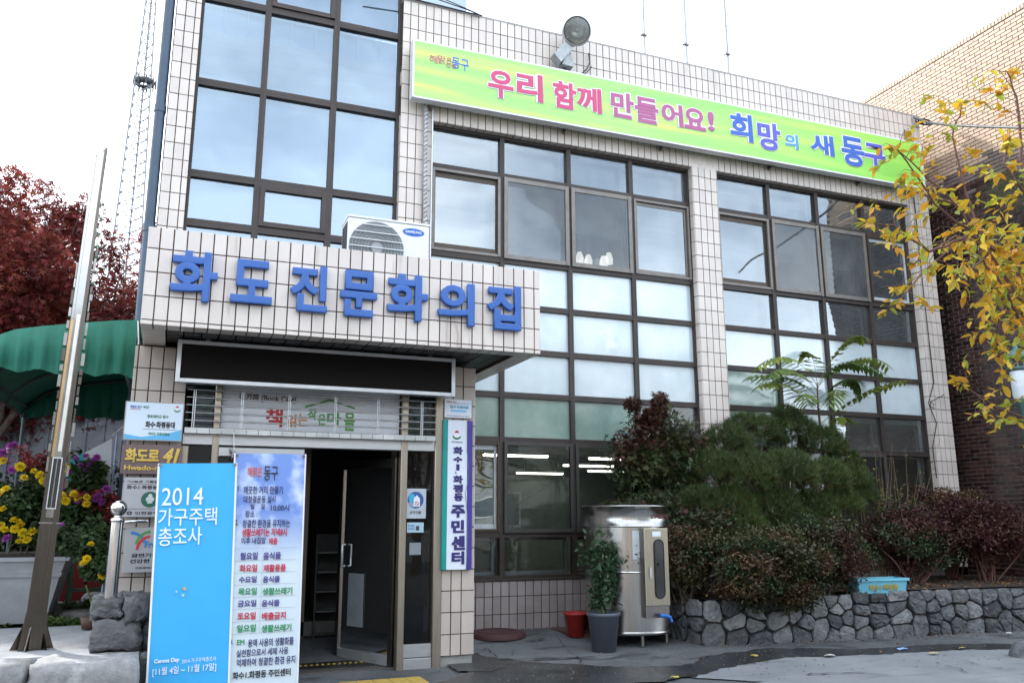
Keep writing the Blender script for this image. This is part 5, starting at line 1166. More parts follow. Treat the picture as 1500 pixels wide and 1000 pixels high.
for (u1, v1, u2, v2, dy, u0, v0, m_) in ((1160, 500, 1112, 534, -.2, 1197, 565, fm), (1150, 522, 1128, 548, -.45, 1198, 572, fm2), (1240, 478, 1262, 494, -.2, 1197, 565, fm), (1225, 505, 1290, 545, -.35, 1198, 568, fm2), (1260, 500, 1300, 536, .1, 1198, 566, fm), (1165, 540, 1100, 550, .05, 1199, 585, fm2),
                              (1150, 545, 1112, 563, -.3, 1202, 610, fm), (1170, 555, 1182, 590, -.55, 1202, 605, fm2), (1270, 560, 1326, 556, -.2, 1203, 620, fm), (1240, 545, 1215, 590, -.5, 1200, 600, fm2), (1255, 528, 1262, 574, .1, 1200, 585, fm2), (1160, 590, 1133, 622, -.2, 1205, 645, fm), (1225, 600, 1238, 612, -.4, 1205, 645, fm), (1190, 500, 1175, 520, .2, 1197, 562, fm)):
    frond([PY(u0, v0, -.35)-AO, PY(u1, v1, -.35+dy*.6)-AO, PY(u2, v2, -.35+dy)-AO], .25, m_)
# blue planter box
p0 = PY(1289, 872, -1.72); pl = empty('planter_box', (p0.x+.02, -1.66, p0.z), 'light blue rectangular planter with painted lettering standing on the stone wall', 'planter', rot=(0, 0, rad(-7)))
pw_ = (PY(1322, 850, -1.72).x-PY(1256, 850, -1.72).x)/2; ph = PY(1289, 846, -1.72).z-p0.z; pbm = mat('light_blue_plastic', (.16, .48, .60), .4, nscale=8, namt=.15)
m = MB(); x0_, x1_ = pw_*.92, pw_*.97
m.add([(-x0_, -.10, .03), (x0_, -.10, .03), (x0_, .10, .03), (-x0_, .10, .03), (-x1_, -.125, ph-.03), (x1_, -.125, ph-.03), (x1_, .125, ph-.03), (-x1_, .125, ph-.03)], [(0, 3, 2, 1), (0, 1, 5, 4), (1, 2, 6, 5), (2, 3, 7, 6), (3, 0, 4, 7)]); m.build('body', pbm, pl)
ring_ = MB(); ring_.box(-pw_-.01, -.145, ph-.03, pw_+.01, -.115, ph); ring_.box(-pw_-.01, .115, ph-.03, pw_+.01, .145, ph); ring_.box(-pw_-.01, -.114, ph-.03, -pw_+.02, .114, ph); ring_.box(pw_-.02, -.114, ph-.03, pw_+.01, .114, ph); ring_.build('rim', pbm, pl)
for sx in (-.85, -.3, .3, .85): box_obj('foot', pbm, (sx*pw_-.05, -.10, 0), (sx*pw_+.05, .10, .031), pl, .004)
box_obj('soil', soil, (-pw_*.9, -.11, ph-.06), (pw_*.9, .11, ph-.045), pl)
text('화수1·화평동', -pw_*.55, .07, pw_*.62, ph-.07, mat('mustard_paint', (.38, .30, .04), .5), pl, y=-.118, off=.035, ext=.003)
# plant in the grey pot
pp_ = PZ(894, 957, 0); pot = empty('potted_plant', (pp_.x, pp_.y+.14, zg(0, pp_.y)), 'tall leafy plant in a grey plastic pot in front of the steel tank', 'plant')
ph_ = PY(894, 897, pot.location.y-.1).z; pr = .185; potm = mat('slate_grey_pot', (.085, .10, .125), .5, nscale=5, namt=.15)
m = MB(); m.lathe([(0, .0), (pr*.70, 0), (pr*.94, ph_-.04), (pr*1.02, ph_-.035), (pr*1.02, ph_), (pr*.94, ph_), (pr*.9, ph_-.05), (0, ph_-.05)], n=36); m.build('pot', potm, pot)
m = MB(); m.tube([(0, 0, ph_-.05), (.01, 0, 1.05)], .008, 5); m.build('stake', mat('bamboo', (.35, .27, .14), .6), pot)
ht = PY(894, 785, pot.location.y).z; random.seed(3); LQ = []
for k in range(9):
    q = [Vector((random.uniform(-.05, .05), random.uniform(-.05, .05), ph_-.05))]; a = random.random()*6; hmax = random.uniform(.55, 1.0)*(ht-ph_)
    for i in range(1, 9): q.append(Vector((.07*math.cos(a+i*.8)+random.gauss(0, .02), .07*math.sin(a+i*.8)+random.gauss(0, .02), ph_+hmax*i/8)))
    m = MB(); m.tube(q, [.006-.0005*i for i in range(9)], 5); m.build('stem', mat('green_stem', (.09, .12, .04), .6), pot)
    for i in range(1, 9):
        for _ in range(9): LQ.append(tuple(q[i]+Vector((random.gauss(0, .045), random.gauss(0, .045), random.gauss(0, .04)))))
leaf_cloud('foliage', np.array(LQ), .065, leaf_mat('ivy_green_leaf', (.035, .085, .03), (.02, .05, .02), .35, .02, .2), pot, 1, .3, .3)
leaf_cloud('foliage', np.array([(x*1.7, y*1.7, z) for x, y, z in LQ if z > ht-.32]), .06, leaf_mat('ivy_green_leaf', (.035, .085, .03), (.02, .05, .02)), pot, 1, .3, .3)

# street lantern at the right edge
la = empty('street_lantern', (7.50, -2.6, 0), 'small street lantern with a green metal cap and white glass at the right edge', 'lamp'); lt_ = PY(1500, 512, -2.6).z; gm = mat('green_patina_metal', (.09, .17, .14), .5, .4, nscale=12)
m = MB(); m.lathe([(0, lt_+.06), (.02, lt_+.04), (.03, lt_), (.10, lt_-.04), (.14, lt_-.10), (.14, lt_-.13)], n=16); m.build('cap', gm, la)
for k in range(10):
    a = k*math.pi/5; m = MB(); m.tube([(.11*math.cos(a), .11*math.sin(a), lt_-.13), (.11*math.cos(a), .11*math.sin(a), lt_-.25)], .012, 5); m.build('vent_bar', gm, la)
m = MB(); m.lathe([(.13, lt_-.25), (.14, lt_-.27), (.10, lt_-.30)], n=16); m.build('collar', gm, la)
m = MB(); m.lathe([(.105, lt_-.30), (.10, lt_-.62), (.085, lt_-.66)], n=16); m.build('lamp_glass', mat('white_lamp_glass', (.75, .80, .84), .25), la)
m = MB(); m.lathe([(.10, lt_-.66), (.10, lt_-.70), (.05, lt_-.76), (.04, 1.0), (.06, .5), (.09, .02), (.09, 0)], n=14); m.build('post', gm, la)

# litter by the kerb
for i, (u, v, lab, c) in enumerate(((1322, 951, 'small pale blue and white scrap lying at the wet gutter', (.25, .42, .72)), (1215, 961, 'crumpled white scrap at the gutter left of the blue one', (.62, .60, .55)), (1368, 957, 'yellowish dry leaf scrap at the gutter right of the blue one', (.48, .38, .16)), (1105, 961, 'yellow fallen leaf at the left end of the wet gutter', (.42, .28, .05)), (988, 993, 'small yellow leaf near the bottom edge of the picture', (.40, .34, .05)), (1478, 928, 'white scrap on the pavement near the lantern', (.6, .6, .58)), (1410, 950, 'fallen yellow leaf at the right end of the gutter', (.45, .34, .08)))):
    g = PZ(u, v, .02); m = MB(); s_ = .055 if i < 3 else .035
    vs = [(random.uniform(-.1, .1)*s_+s_*1.3*math.cos(a), s_*.8*math.sin(a), .012+.018*random.random()) for a in np.linspace(0, 5.5, 7)]+[(0, 0, .03)]
    m.add(vs, [(k, (k+1) % 7, 7) for k in range(7)]); o = m.build('litter_scrap' if i in (0, 1, 5) else 'fallen_leaf', mat('scrap_%s' % ['blue', 'white', 'tan', 'yellow', 'lime', 'grey', 'ochre'][i], c, .7)); o.location = (g.x, g.y, zg(g.x, g.y)+.012); tag(o, lab, 'litter' if i in (0, 1, 5) else 'leaf')
# dark rubber thing at right edge
g = PZ(1496, 963, 0); m = MB(); m.lathe([(0, .17), (.10, .15), (.16, .06), (.18, 0)], n=10); o = m.build('stone', stone_m, loc=(g.x+.08, g.y, .0)); tag(o, 'single loose grey stone on the road at the right edge', 'stone')

# ================================================================== left forecourt
# raised terrace: two kerb stones and slab
kerb_m = mat('rough_granite_kerb', (.30, .295, .29), .85, nscale=14, bump=.7, bscale=60, col2=(.17, .17, .17), rnd=.15, wear=((.42, .42, .41), 3, .55, (1, 1, 1)))
slab_m = mat('worn_pale_concrete', (.33, .34, .35), .85, nscale=3, col2=(.21, .215, .22), bump=.5, bscale=40, wear=((.16, .15, .14), 2.5, .60, (1, 1, 1)))
def rough_box(name, m_, a, b, parent=None, seed=0, amp=.012, cuts=5, taper=0.):
    """block with chipped rounded faces"""
    rs = np.random.default_rng(seed); a, b = np.array(a, float), np.array(b, float); c = (a+b)/2; h = (b-a)/2; n = cuts; V = []; F = []; idx = {}
    def key(p): return tuple(np.round(p, 5))
    def vid(p):
        k = key(p)
        if k not in idx:
            q = np.array(p); e = np.sort(np.abs(q))[::-1]; rnd_ = 1-.07*max(0, e[1]-.75)*4*.5-.05*max(0, e[2]-.75)*4; w = q*h*rnd_+c+rs.normal(size=3)*amp*.5; idx[k] = len(V); V.append(tuple(w))
        return idx[k]
    for ax in range(3):
        for sg in (-1, 1):
            u_, v_ = (ax+1) % 3, (ax+2) % 3
            for i in range(n):
                for j in range(n):
                    q = []
                    for du, dv in ((0, 0), (1, 0), (1, 1), (0, 1)):
                        p = np.zeros(3); p[ax] = sg; p[u_] = -1+2*(i+du)/n; p[v_] = -1+2*(j+dv)/n; q.append(vid(p))
                    F.append(tuple(q if sg > 0 else q[::-1]))
    m = MB(); m.add(V, F, smooth=True); return m.build(name, m_, parent)
terr = empty('stone_terrace', (-4.5, -2.0, 0), 'raised pale concrete terrace edged with rough granite kerb stones at the lower left', 'terrace'); TO = Vector(terr.location)
def tp_(o): o.location = -TO; return o
xs = [-7.4, -5.9, -4.7, -3.42, -2.68]
for i in range(4): tp_(rough_box('kerb_stone', kerb_m, (xs[i]+.008, -2.95, -.05), (xs[i+1]-.008, -2.42-.02*(i % 2), .415), terr, 40+i, .016, 6))
m = MB(); m.box(-9, -2.44, 0, -2.70, -.3, .40); tp_(m.build('slab', slab_m, terr)); m = MB(); m.box(-9, -.298, 0, -3.1, 4.5, .36); tp_(m.build('paved_bed', soil, terr))
for i, (x, y, w_, d_) in enumerate(((-3.45, .0, .5, .3), (-3.35, .5, .45, .25), (-3.5, 1.0, .5, .3), (-3.2, 1.5, .5, .3))): tp_(rough_box('step_stone', kerb_m, (x-w_/2, y-d_/2, .34), (x+w_/2, y+d_/2, .42+.05*i), terr, 60+i, .02, 4))
# rubble stone pillar carrying the chrome bollard
rp_ = empty('stone_pier', (-2.86, -2.1, .1), 'short pier of stacked rough grey stones under the chrome bollard', 'pier'); RO = Vector(rp_.location)
blk = mat('dark_split_stone', (.10, .098, .10), .7, nscale=6, col2=(.05, .05, .052), rnd=.35, bump=1., bscale=25, bdist=.02, wear=((.36, .33, .28), 4, .66, (1, 1, 1)))
for i, (a, b) in enumerate((((-3.08, -2.42, .66), (-2.85, -2.10, .80)), ((-2.845, -2.44, .64), (-2.66, -2.08, .82)), ((-3.06, -2.43, .405), (-2.69, -2.05, .65)), ((-2.69, -2.36, .40), (-2.62, -2.0, .64)), ((-2.75, -2.43, .0), (-2.60, -2.05, .40)), ((-2.72, -2.04, .0), (-2.60, -1.6, .42)), ((-3.10, -2.07, .60), (-2.88, -1.75, .80)), ((-2.87, -2.05, .6), (-2.64, -1.72, .81)), ((-3.05, -1.73, .5), (-2.68, -1.40, .80)), ((-3.05, -2.04, .30), (-2.7, -1.70, .61)), ((-3.0, -1.38, .5), (-2.7, -1.0, .82)))):
    o = rough_box('stone', blk if i == 2 else (stone_l if i in (0, 4, 6) else stone_m), a, b, rp_, 80+i, .022, 6); o.location = -RO
blx, bly = -2.955, -2.27
bo = empty('chrome_bollard', (blx, bly, .79), 'polished chrome bollard with a round ball top on the stone pier', 'bollard')
m = MB(); m.lathe([(.052, 0), (.050, .62)], n=24); m.build('post', chrome, bo); m = MB(); m.lathe([(.05, .62), (.056, .625), (.056, .65), (.03, .66), (.03, .675)], n=24); m.build('collar', chrome, bo)
m = MB(); R_ = .067; m.lathe([(max(.001, R_*math.sin(rad(a))), .735-R_*math.cos(rad(a))) for a in range(20, 181, 10)], n=28); m.build('ball', chrome, bo)
b2 = empty('chrome_bollard', (blx+.05, bly+.75, .8), 'second chrome bollard half hidden behind the first', 'bollard')
m = MB(); m.lathe([(.050, -.1), (.050, .62)], n=24); m.build('post', chrome, b2); m = MB(); m.lathe([(max(.001, R_*math.sin(rad(a))), .70-R_*math.cos(rad(a))) for a in range(20, 181, 10)], n=28); m.build('ball', chrome, b2)
# leaning faceted steel post
po = empty('steel_post', (-3.52, -1.95, .40), 'tall leaning square steel post with stepped edges and finned base', 'post', rot=(0, rad(1.6), rad(8)))
pm1 = mat('bronze_tinted_steel', (.13, .115, .098), .22, 1., nscale=5, aniso=(20, 20, .8), namt=.35, bump=.08); pm2 = mat('mirror_steel', (.34, .33, .31), .10, 1., nscale=3, bump=.05, bscale=10)
m = MB(); m.prism([(-.075, 0), (.075, 0), (.055, 2.0), (.045, 4.42), (-.055, 4.30), (-.065, 2.0)], -.06, .06); m.build('shaft', pm1, po)
m = MB(); m.box(-.036, -.082, 1.05, .02, -.061, 4.36); m.build('front_rib', pm2, po); m = MB(); m.box(.022, -.076, .62, .046, -.061, 4.40); m.build('front_rib', pm1, po); m = MB(); m.box(-.058, -.072, 1.6, -.038, -.061, 4.3); m.build('front_rib', pm2, po)
box_obj('warm_strip', mat('copper_toned_steel', (.52, .34, .18), .25, 1.), (-.058, -.085, 1.55, ), (-.036, -.073, 2.75), po); box_obj('pale_strip', mat('pale_steel_strip', (.75, .72, .66), .3, .6), (-.016, -.09, 1.60), (.012, -.0825, 2.80), po)
ring(-.045, .03, 1.12, 1.55, .008, .01, -.092, -.0825).build('slot_frame', alu, po); box_obj('slot', black_p, (-.036, -.0865, 1.13), (-.012, -.0828, 1.54), po); box_obj('slot', black_p, (-.004, -.0865, 1.13), (.02, -.0828, 1.54), po)
random.seed(77)
for sx in (-1, 1):
    z = 1.3
    while z < (3.2 if sx < 0 else 3.9):
        h_ = random.uniform(.05, .13); d_ = random.uniform(.01, .028); e_ = .058+.018*(1-z/4); m = MB(); m.box(*((sx*e_, -.05, z) if sx > 0 else (-(e_+d_), -.05, z)), *((e_+d_, .03, z+h_) if sx > 0 else (-e_, .03, z+h_))); m.build('edge_block', random.choice((pm1, pm2, steel_d)), po); z += h_+random.uniform(.01, .04)
for a in range(0, 360, 60):
    c_, s_ = math.cos(rad(a+10)), math.sin(rad(a+10)); m = MB(); M_ = Matrix.Rotation(rad(a+10), 4, 'Z'); m.prism([(.05, 0), (.16, 0), (.06, .26)], -.006, .006, 0., M_); m.build('base_fin', pm1, po)
m = MB(); m.prism([(-.10, 0), (.10, 0), (.078, .28), (-.078, .28)], -.085, .085); m.build('base_box', pm1, po); m = MB(); m.prism([(-.08, 1.0), (.08, 1.0), (.079, 1.012), (-.079, 1.012)], -.07, .066); m.build('joint_band', steel_d, po)

# planter trough with chrysanthemums
tr = empty('planter_trough', (-5.0, .45, .40), 'large pale grey rectangular flower trough with a stepped rim behind the steel post', 'planter'); trm = mat('pale_grey_plastic', (.34, .35, .37), .55, nscale=4, col2=(.24, .25, .26), bump=.2)
def frustum(m, x0, x1, y0, y1, z0, z1, g):
    m.add([(x0+g, y0+g, z0), (x1-g, y0+g, z0), (x1-g, y1-g, z0), (x0+g, y1-g, z0), (x0, y0, z1), (x1, y0, z1), (x1, y1, z1), (x0, y1, z1)], [(0, 3, 2, 1), (4, 5, 6, 7), (0, 1, 5, 4), (1, 2, 6, 5), (2, 3, 7, 6), (3, 0, 4, 7)])
m = MB(); frustum(m, -1.5, 1.43, -.47, .47, 0, .46, .10); m.build('body', trm, tr); m = MB(); frustum(m, -1.53, 1.455, -.5, .5, .461, .50, .012); m.build('lower_rim', trm, tr); m = MB(); frustum(m, -1.56, 1.48, -.53, .53, .501, .62, .035); m.build('rim', trm, tr); m = MB(); frustum(m, -1.60, 1.52, -.56, .56, .621, .66, .004); m.build('rim_lip', trm, tr)
m = MB(); frustum(m, -1.50, 1.43, -.46, .46, .661, .69, 0); m.build('soil', soil, tr)
mum_g = leaf_mat('chrysanthemum_leaf', (.055, .10, .035), (.03, .055, .02), .35, .03, .25)
fl_y = mat('yellow_petal', (.80, .60, .01), .6, rnd=.1, trans=.2, nscale=20); fl_p = mat('purple_petal', (.36, .07, .38), .6, rnd=.2, trans=.2, nscale=20); fl_r = mat('dusty_red_petal', (.30, .045, .05), .6, rnd=.3, trans=.2)
def flower_mesh(m_, R_, seed, n=46):
    rs = random.Random(seed); b = MB()
    for i in range(n):
        t = (i+.5)/n; ph_ = math.acos(1-1.35*t); th = i*2.39996; d = Vector((math.sin(ph_)*math.cos(th), math.sin(ph_)*math.sin(th), math.cos(ph_))); s_ = d.orthogonal().normalized() if d.z > .98 else Vector((-d.y, d.x, 0)).normalized(); up_ = d.cross(s_)
        l = R_*rs.uniform(.85, 1.1); w_ = R_*.17; b.add([d*R_*.25-s_*w_*.5, d*R_*.25+s_*w_*.5, d*l*.8+s_*w_+up_*w_*.3, d*l+up_*w_*.9, d*l*.8-s_*w_+up_*w_*.3], [(0, 1, 2, 3, 4)], rs.random()*.5)
    me = b.mesh('flower_head'); me.materials.append(m_); return me
fy = [flower_mesh(fl_y, .045, i) for i in range(3)]; fp = [flower_mesh(fl_p, .045, i+9) for i in range(3)]
mu = empty('chrysanthemum_bush', (-4.4, .35, 1.07), 'chrysanthemums with yellow, purple and dusty red flowers filling the grey trough', 'flowers'); MO = Vector(mu.location); random.seed(4)
for k, (u, v, y, r_) in enumerate(((30, 735, .2, (.42, .35, .36)), (-20, 720, .4, (.5, .4, .4)), (122, 718, .15, (.24, .2, .2)), (128, 697, -.05, (.20, .13, .15)), (115, 760, .1, (.34, .34, .30)), (160, 755, .2, (.26, .26, .24)), (70, 715, .4, (.36, .3, .3)), (70, 780, .1, (.5, .3, .22)), (150, 775, 0, (.24, .24, .2)))):
    leaf_cloud('foliage', lumpy(up3(u, v, y), r_, 1500, 10, .4, .5, 50+k)-np.array(MO), .075, mum_g, mu, 1, .5, .2)
def put_flower(u, v, y, me, s_, par=mu, O=MO):
    p = PY(u, v, y)-O; o = bpy.data.objects.new('flower_head', me); COL.objects.link(o); o.parent = par; o.location = p; o.rotation_euler = (random.uniform(.3, 1.2), random.uniform(-.3, .3), random.uniform(-.6, .6)); o.scale = (s_, s_, s_*.85)
for u, v in ((95, 662), (85, 680), (98, 686), (30, 683), (36, 700), (48, 690), (57, 697), (62, 706), (8, 717), (0, 722), (3, 674), (8, 776), (0, 770), (2, 745), (108, 722), (113, 727), (98, 735), (127, 729), (125, 738), (20, 762), (28, 765), (20, 775), (35, 781), (38, 790), (45, 777), (30, 768), (28, 792), (88, 728)): put_flower(u+random.uniform(-2, 2), v+random.uniform(-2, 2), -.18, random.choice(fy), random.uniform(.85, 1.25))
for u, v in ((15, 655), (22, 652), (8, 662), (2, 664), (12, 674), (5, 668), (112, 673), (118, 680), (125, 668), (135, 672), (140, 669), (126, 690), (95, 703), (90, 710), (92, 728), (85, 727), (112, 732), (138, 730), (145, 728), (150, 734), (10, 788), (88, 772), (118, 787), (100, 690), (130, 682), (18, 690), (155, 715)): put_flower(u+random.uniform(-2, 2), v+random.uniform(-2, 2), -.16, random.choice(fp), random.uniform(.85, 1.3))
for cu, cv, y, n_ in ((50, 675, .2, 200), (85, 690, .2, 200), (125, 722, -.05, 260), (160, 735, -.1, 200), (150, 752, -.05, 120), (25, 665, .3, 120)):
    leaf_cloud('small_red_flowers', lumpy(up3(cu, cv, y), (.22, .2, .12), n_, 8, .35, .5, cu)-np.array(MO), .045, fl_r, mu, 1, .8, 0)['kind'] = 'stuff'
for k in range(14):
    e = up3(random.uniform(0, 160), random.uniform(700, 760), random.uniform(0, .4)); m = MB(); e = Vector(e)-MO; m.tube([(e.x*.8, e.y*.4, -.02), (e.x*.9, e.y*.7, e.z*.5), e], [.008, .006, .003], 4); m.build('stem', mat('green_stem', (.09, .12, .04)), mu)
m2_ = empty('yellow_chrysanthemum', (-3.2, -.75, .62), 'smaller plant with bright yellow flowers leaning out beside the chrome bollard', 'flowers'); M2 = Vector(m2_.location)
for k, (u, v, y, r_) in enumerate(((135, 800, -.7, (.26, .22, .20)), (170, 815, -.9, (.20, .18, .16)), (110, 795, -.6, (.18, .16, .16)), (155, 835, -.85, (.20, .16, .12)))): leaf_cloud('foliage', lumpy(up3(u, v, y), r_, 1300, 9, .45, .5, 70+k)-np.array(M2), .065, mum_g, m2_, 1, .5, .2)
for u, v in ((122, 825), (127, 818), (150, 842), (155, 838), (133, 797), (183, 820), (188, 826), (180, 832), (199, 814), (194, 828), (178, 842), (192, 818), (185, 815)): put_flower(u, v, -.95, random.choice(fy), random.uniform(.75, 1.05), m2_, M2)
m = MB(); m.tube([(0, 0, -.25), (.02, -.05, .0), (-.05, -.1, .2)], .01, 5); m.build('stem', mat('green_stem', (.09, .12, .04)), m2_); 
gpot = MB(); gpot.lathe([(0, -.21), (.06, -.21), (.08, -.10), (.07, -.10), (.0, -.11)], n=20); gpot.build('pot', mat('brown_pot', (.10, .05, .035), .7), m2_)
# red cabinet, green rack and weeds behind
rc = empty('red_cabinet', (-3.45, 2.1, .36), 'dark red metal cabinet standing in the shade behind the flowers', 'cabinet'); rm = mat('dark_red_paint', (.20, .012, .012), .4, nscale=4)
box_obj('body', rm, (-.42, -.3, .03), (.42, .3, 1.35), rc, .01); box_obj('door', rm, (-.38, -.325, .10), (-.01, -.301, 1.28), rc, .006); box_obj('door', rm, (.01, -.325, .10), (.38, -.301, 1.28), rc, .006); box_obj('handle', steel_d, (.03, -.345, .7), (.05, -.326, .85), rc)
rk = empty('green_rack', (-3.30, 1.0, .36), 'pale green metal rack in front of the red cabinet', 'rack'); gp_ = mat('pale_green_paint', (.12, .26, .17), .5)
for x in (-.26, .30):
    for y in (-.12, .12): m = MB(); m.box(x-.018, y-.018, 0, x+.018, y+.018, 1.05); m.build('leg', gp_, rk)
for z in (.28, .95): m = MB(); m.box(-.24, -.135, z, .28, -.11, z+.04); m.build('rail', gp_, rk)
box_obj('shelf', gp_, (-.279, -.139, 1.052), (.319, .139, 1.075), rk)
gw = leaf_cloud('weeds', np.concatenate([lumpy((-3.5, -.2, .44), (.35, .16, .07), 700, 10, .4, .6, 5), lumpy((-3.35, .6, .5), (.25, .2, .08), 500, 8, .4, .6, 6), lumpy((-4.3, -.13, .42), (.7, .06, .04), 500, 12, .3, .6, 7)]), .04, leaf_mat('weed_leaf', (.09, .15, .04), (.05, .09, .02), .3, .03, .25), None, 1, .8, 0); gw['kind'] = 'stuff'
wl = leaf_cloud('leaf_litter', np.stack([RNG.uniform(3.3, 9.4, 900), RNG.uniform(-1.8, -.2, 900), np.full(900, .57)], 1), .05, leaf_mat('dry_leaf', (.26, .13, .045), (.13, .06, .025), .4, .03, .1), None, 1, 2.5, 0); wl['kind'] = 'stuff'
# small flag
fg = empty('banner_flag', (PY(164, 715, .1).x, .1, 0), 'white and turquoise district flag with a green and red emblem tied to a thin pole', 'flag'); FO = Vector(fg.location)
ft, fb = PY(164, 642, .1), PY(162, 716, .1)
m = MB(); m.tube([(0, 0, .4), (0, 0, ft.z+.05)], .011, 8); m.build('pole', mat('pale_blue_pole', (.35, .45, .6), .4), fg)
cl = MB(); vs = []; nx, nz_ = 16, 8; lt0, lb0 = PY(70, 690, .1), PY(95, 780, .1)
for i in range(nx+1):
    for j in range(nz_+1):
        t_ = i/nx; s_ = j/nz_; a = ft.lerp(lt0, t_); b_ = fb.lerp(lb0, t_)+Vector((0, 0, -.05)); p = a.lerp(b_, s_)-FO; vs.append((p.x, .05*math.sin(t_*7+s_*3)*t_, p.z))
cl.add(vs, [(i*(nz_+1)+j, i*(nz_+1)+j+1, (i+1)*(nz_+1)+j+1, (i+1)*(nz_+1)+j) for i in range(nx) for j in range(nz_)], smooth=True)
def flag_mat():
    m = mat('flag_white_cloth', (.66, .69, .74), .8, trans=.25, nscale=3, namt=.05); return m
me = cl.mesh('cloth'); me.materials.append(flag_mat()); me.materials.append(mat('flag_turquoise_cloth', (.05, .42, .48), .8, trans=.25))
for p in me.polygons: p.material_index = 1 if p.center.x < -.30 else 0
link('cloth', me, None, fg)
fe = PY(140, 680, .1)-FO; disc(fe.x+.015, fe.z+.02, .022, .055, ink('red', (.55, .03, .03)), fg, -.035); disc(fe.x+.03, fe.z-.075, .055, .075, ink('green', (.02, .18, .07)), fg, -.034, a0=190, a1=420, inner=.7); text('동구', fe.x+.0, fe.z-.22, fe.x+.10, fe.z-.17, bk, fg, -.036)
wire('tie_string', [ft+Vector((0, 0, .03)), PY(183, 622, .0)], .004, 'white string tying the flag pole to the building corner', white_p, 5)

# green awning
aw_ = empty('green_awning', (-3.9, .5, 2.8), 'dark green fabric awning with a scalloped valance attached beside the entrance', 'awning'); AWO = Vector(aw_.location); awm = mat('green_awning_fabric', (.008, .16, .10), .65, nscale=2.5, namt=.3, bump=.25, bscale=3, bdist=.04); awi = mat('awning_frame_tube', (.05, .07, .08), .5)
yf_, yb_ = -1.15, 2.6
prof = [(-2.99, 3.385), (-3.2, 3.36), (-3.5, 3.31), (-3.83, 3.25), (-4.05, 3.20), (-4.25, 3.10), (-4.42, 2.95), (-4.48, 2.80)]
m = MB(); vs = []
for i, (x, z) in enumerate(prof):
    for j in range(7): y = yf_+(yb_-yf_)*j/6; vs.append((x, y, z+(.03*math.sin(j*1.3+i) if 0 < j < 6 else 0)))
m.add(vs, [(i*7+j, i*7+j+1, (i+1)*7+j+1, (i+1)*7+j) for i in range(7) for j in range(6)], smooth=True); m.build('roof_fabric', awm, aw_, loc=-AWO)
def valance(y, zb_, nm, sc=.33, ztop=None):
    m = MB(); vs = []; N_ = 60; random.seed(2)
    for i in range(N_+1):
        x = -2.99-1.49*i/N_; zt_ = np.interp(-x, [-p[0] for p in prof], [p[1] for p in prof])
        if ztop: zt_ = min(zt_, ztop)
        zb2 = zb_+.045*abs(math.sin(math.pi*(x+2.99)/sc))-.02; zm = zt_+(zb2-zt_)*.55; f1 = .02*math.sin(i*.9)+.012*math.sin(i*2.3); vs += [(x, y, zt_), (x, y-.05+f1*.4, zt_+(zm-zt_)*.5), (x, y-.06+f1, zm), (x, y-.035+f1*1.6, zm-.10), (x, y-.03+f1*1.2, min(zb2, zm-.12))]
    m.add(vs, [(i*5+j, i*5+j+1, (i+1)*5+j+1, (i+1)*5+j) for i in range(N_) for j in range(4)], smooth=True); m.build(nm, awm, aw_, loc=-AWO)
valance(yf_, 2.80, 'valance'); valance(yb_, 2.78, 'rear_valance')
for y in (yf_+.03, yf_+1.25, yf_+2.5, yb_-.03):
    m = MB(); m.tube([(x, y, z-.03) for x, z in prof], .018, 6); m.build('frame_tube', awi, aw_, loc=-AWO)
for x, z in ((-3.05, 3.34), (-3.83, 3.21), (-4.42, 2.92), (-4.45, 2.80), (-3.05, 2.83)): m = MB(); m.tube([(x, yf_+.02, z-.03), (x, yb_-.02, z-.03)], .016, 6); m.build('frame_tube', awi, aw_, loc=-AWO)
for y in (yf_+.1, yb_-.1): m = MB(); m.tube([(-4.44, y, 2.8), (-4.44, y, .36)], .022, 8); m.build('pole', awi, aw_, loc=-AWO)
m = MB(); m.tube([PY(202, 470, -1.2), PY(203, 500, -1.22), PY(201, 520, -1.22), PY(204, 545, -1.25), PY(200, 540, -1.26), PY(199, 518, -1.24)], .007, 5); tag(m.build('white_rope', white_p), 'looped white rope hanging at the right end of the green awning', 'rope')
# hedge, fence and houses behind
hm = leaf_mat('hedge_leaf', (.030, .045, .018), (.015, .022, .01), .4, .03, .15)
bush('hedge_shrub', (-4.2, 4.4, 1.3), (1.3, .5, 1.25), 8000, .09, (hm, hm), 'dark evergreen shrub in the shade under the awning', 'shrub', 1, 26, .34, 91, 10, base=(-4.2, 4.4, .3)); bush('hedge_shrub', (-6.4, 4.6, 1.2), (1.4, .5, 1.1), 8000, .09, (hm, hm), 'dark evergreen shrub behind the flower trough', 'shrub', 1, 26, .34, 92, 10, base=(-6.4, 4.6, .3))
fc = empty('metal_fence', (-8.0, 7.0, 0), 'tall grey corrugated metal fence behind the left trees', 'fence'); fcm = mat('grey_fence_sheet', (.20, .21, .24), .5, .4, rnd=.12)
for i in range(40):
    x = -6+i*.30; m = MB(); m.prism([(x+.004, 0), (x+.296, 0), (x+.296, 3.4), (x+.004, 3.4)], -.0, .03); m.build('fence_panel', fcm, fc)
    m = MB(); m.box(x-.02, -.05, 0, x+.02, -.002, 3.45); m.build('fence_rib', fcm, fc)
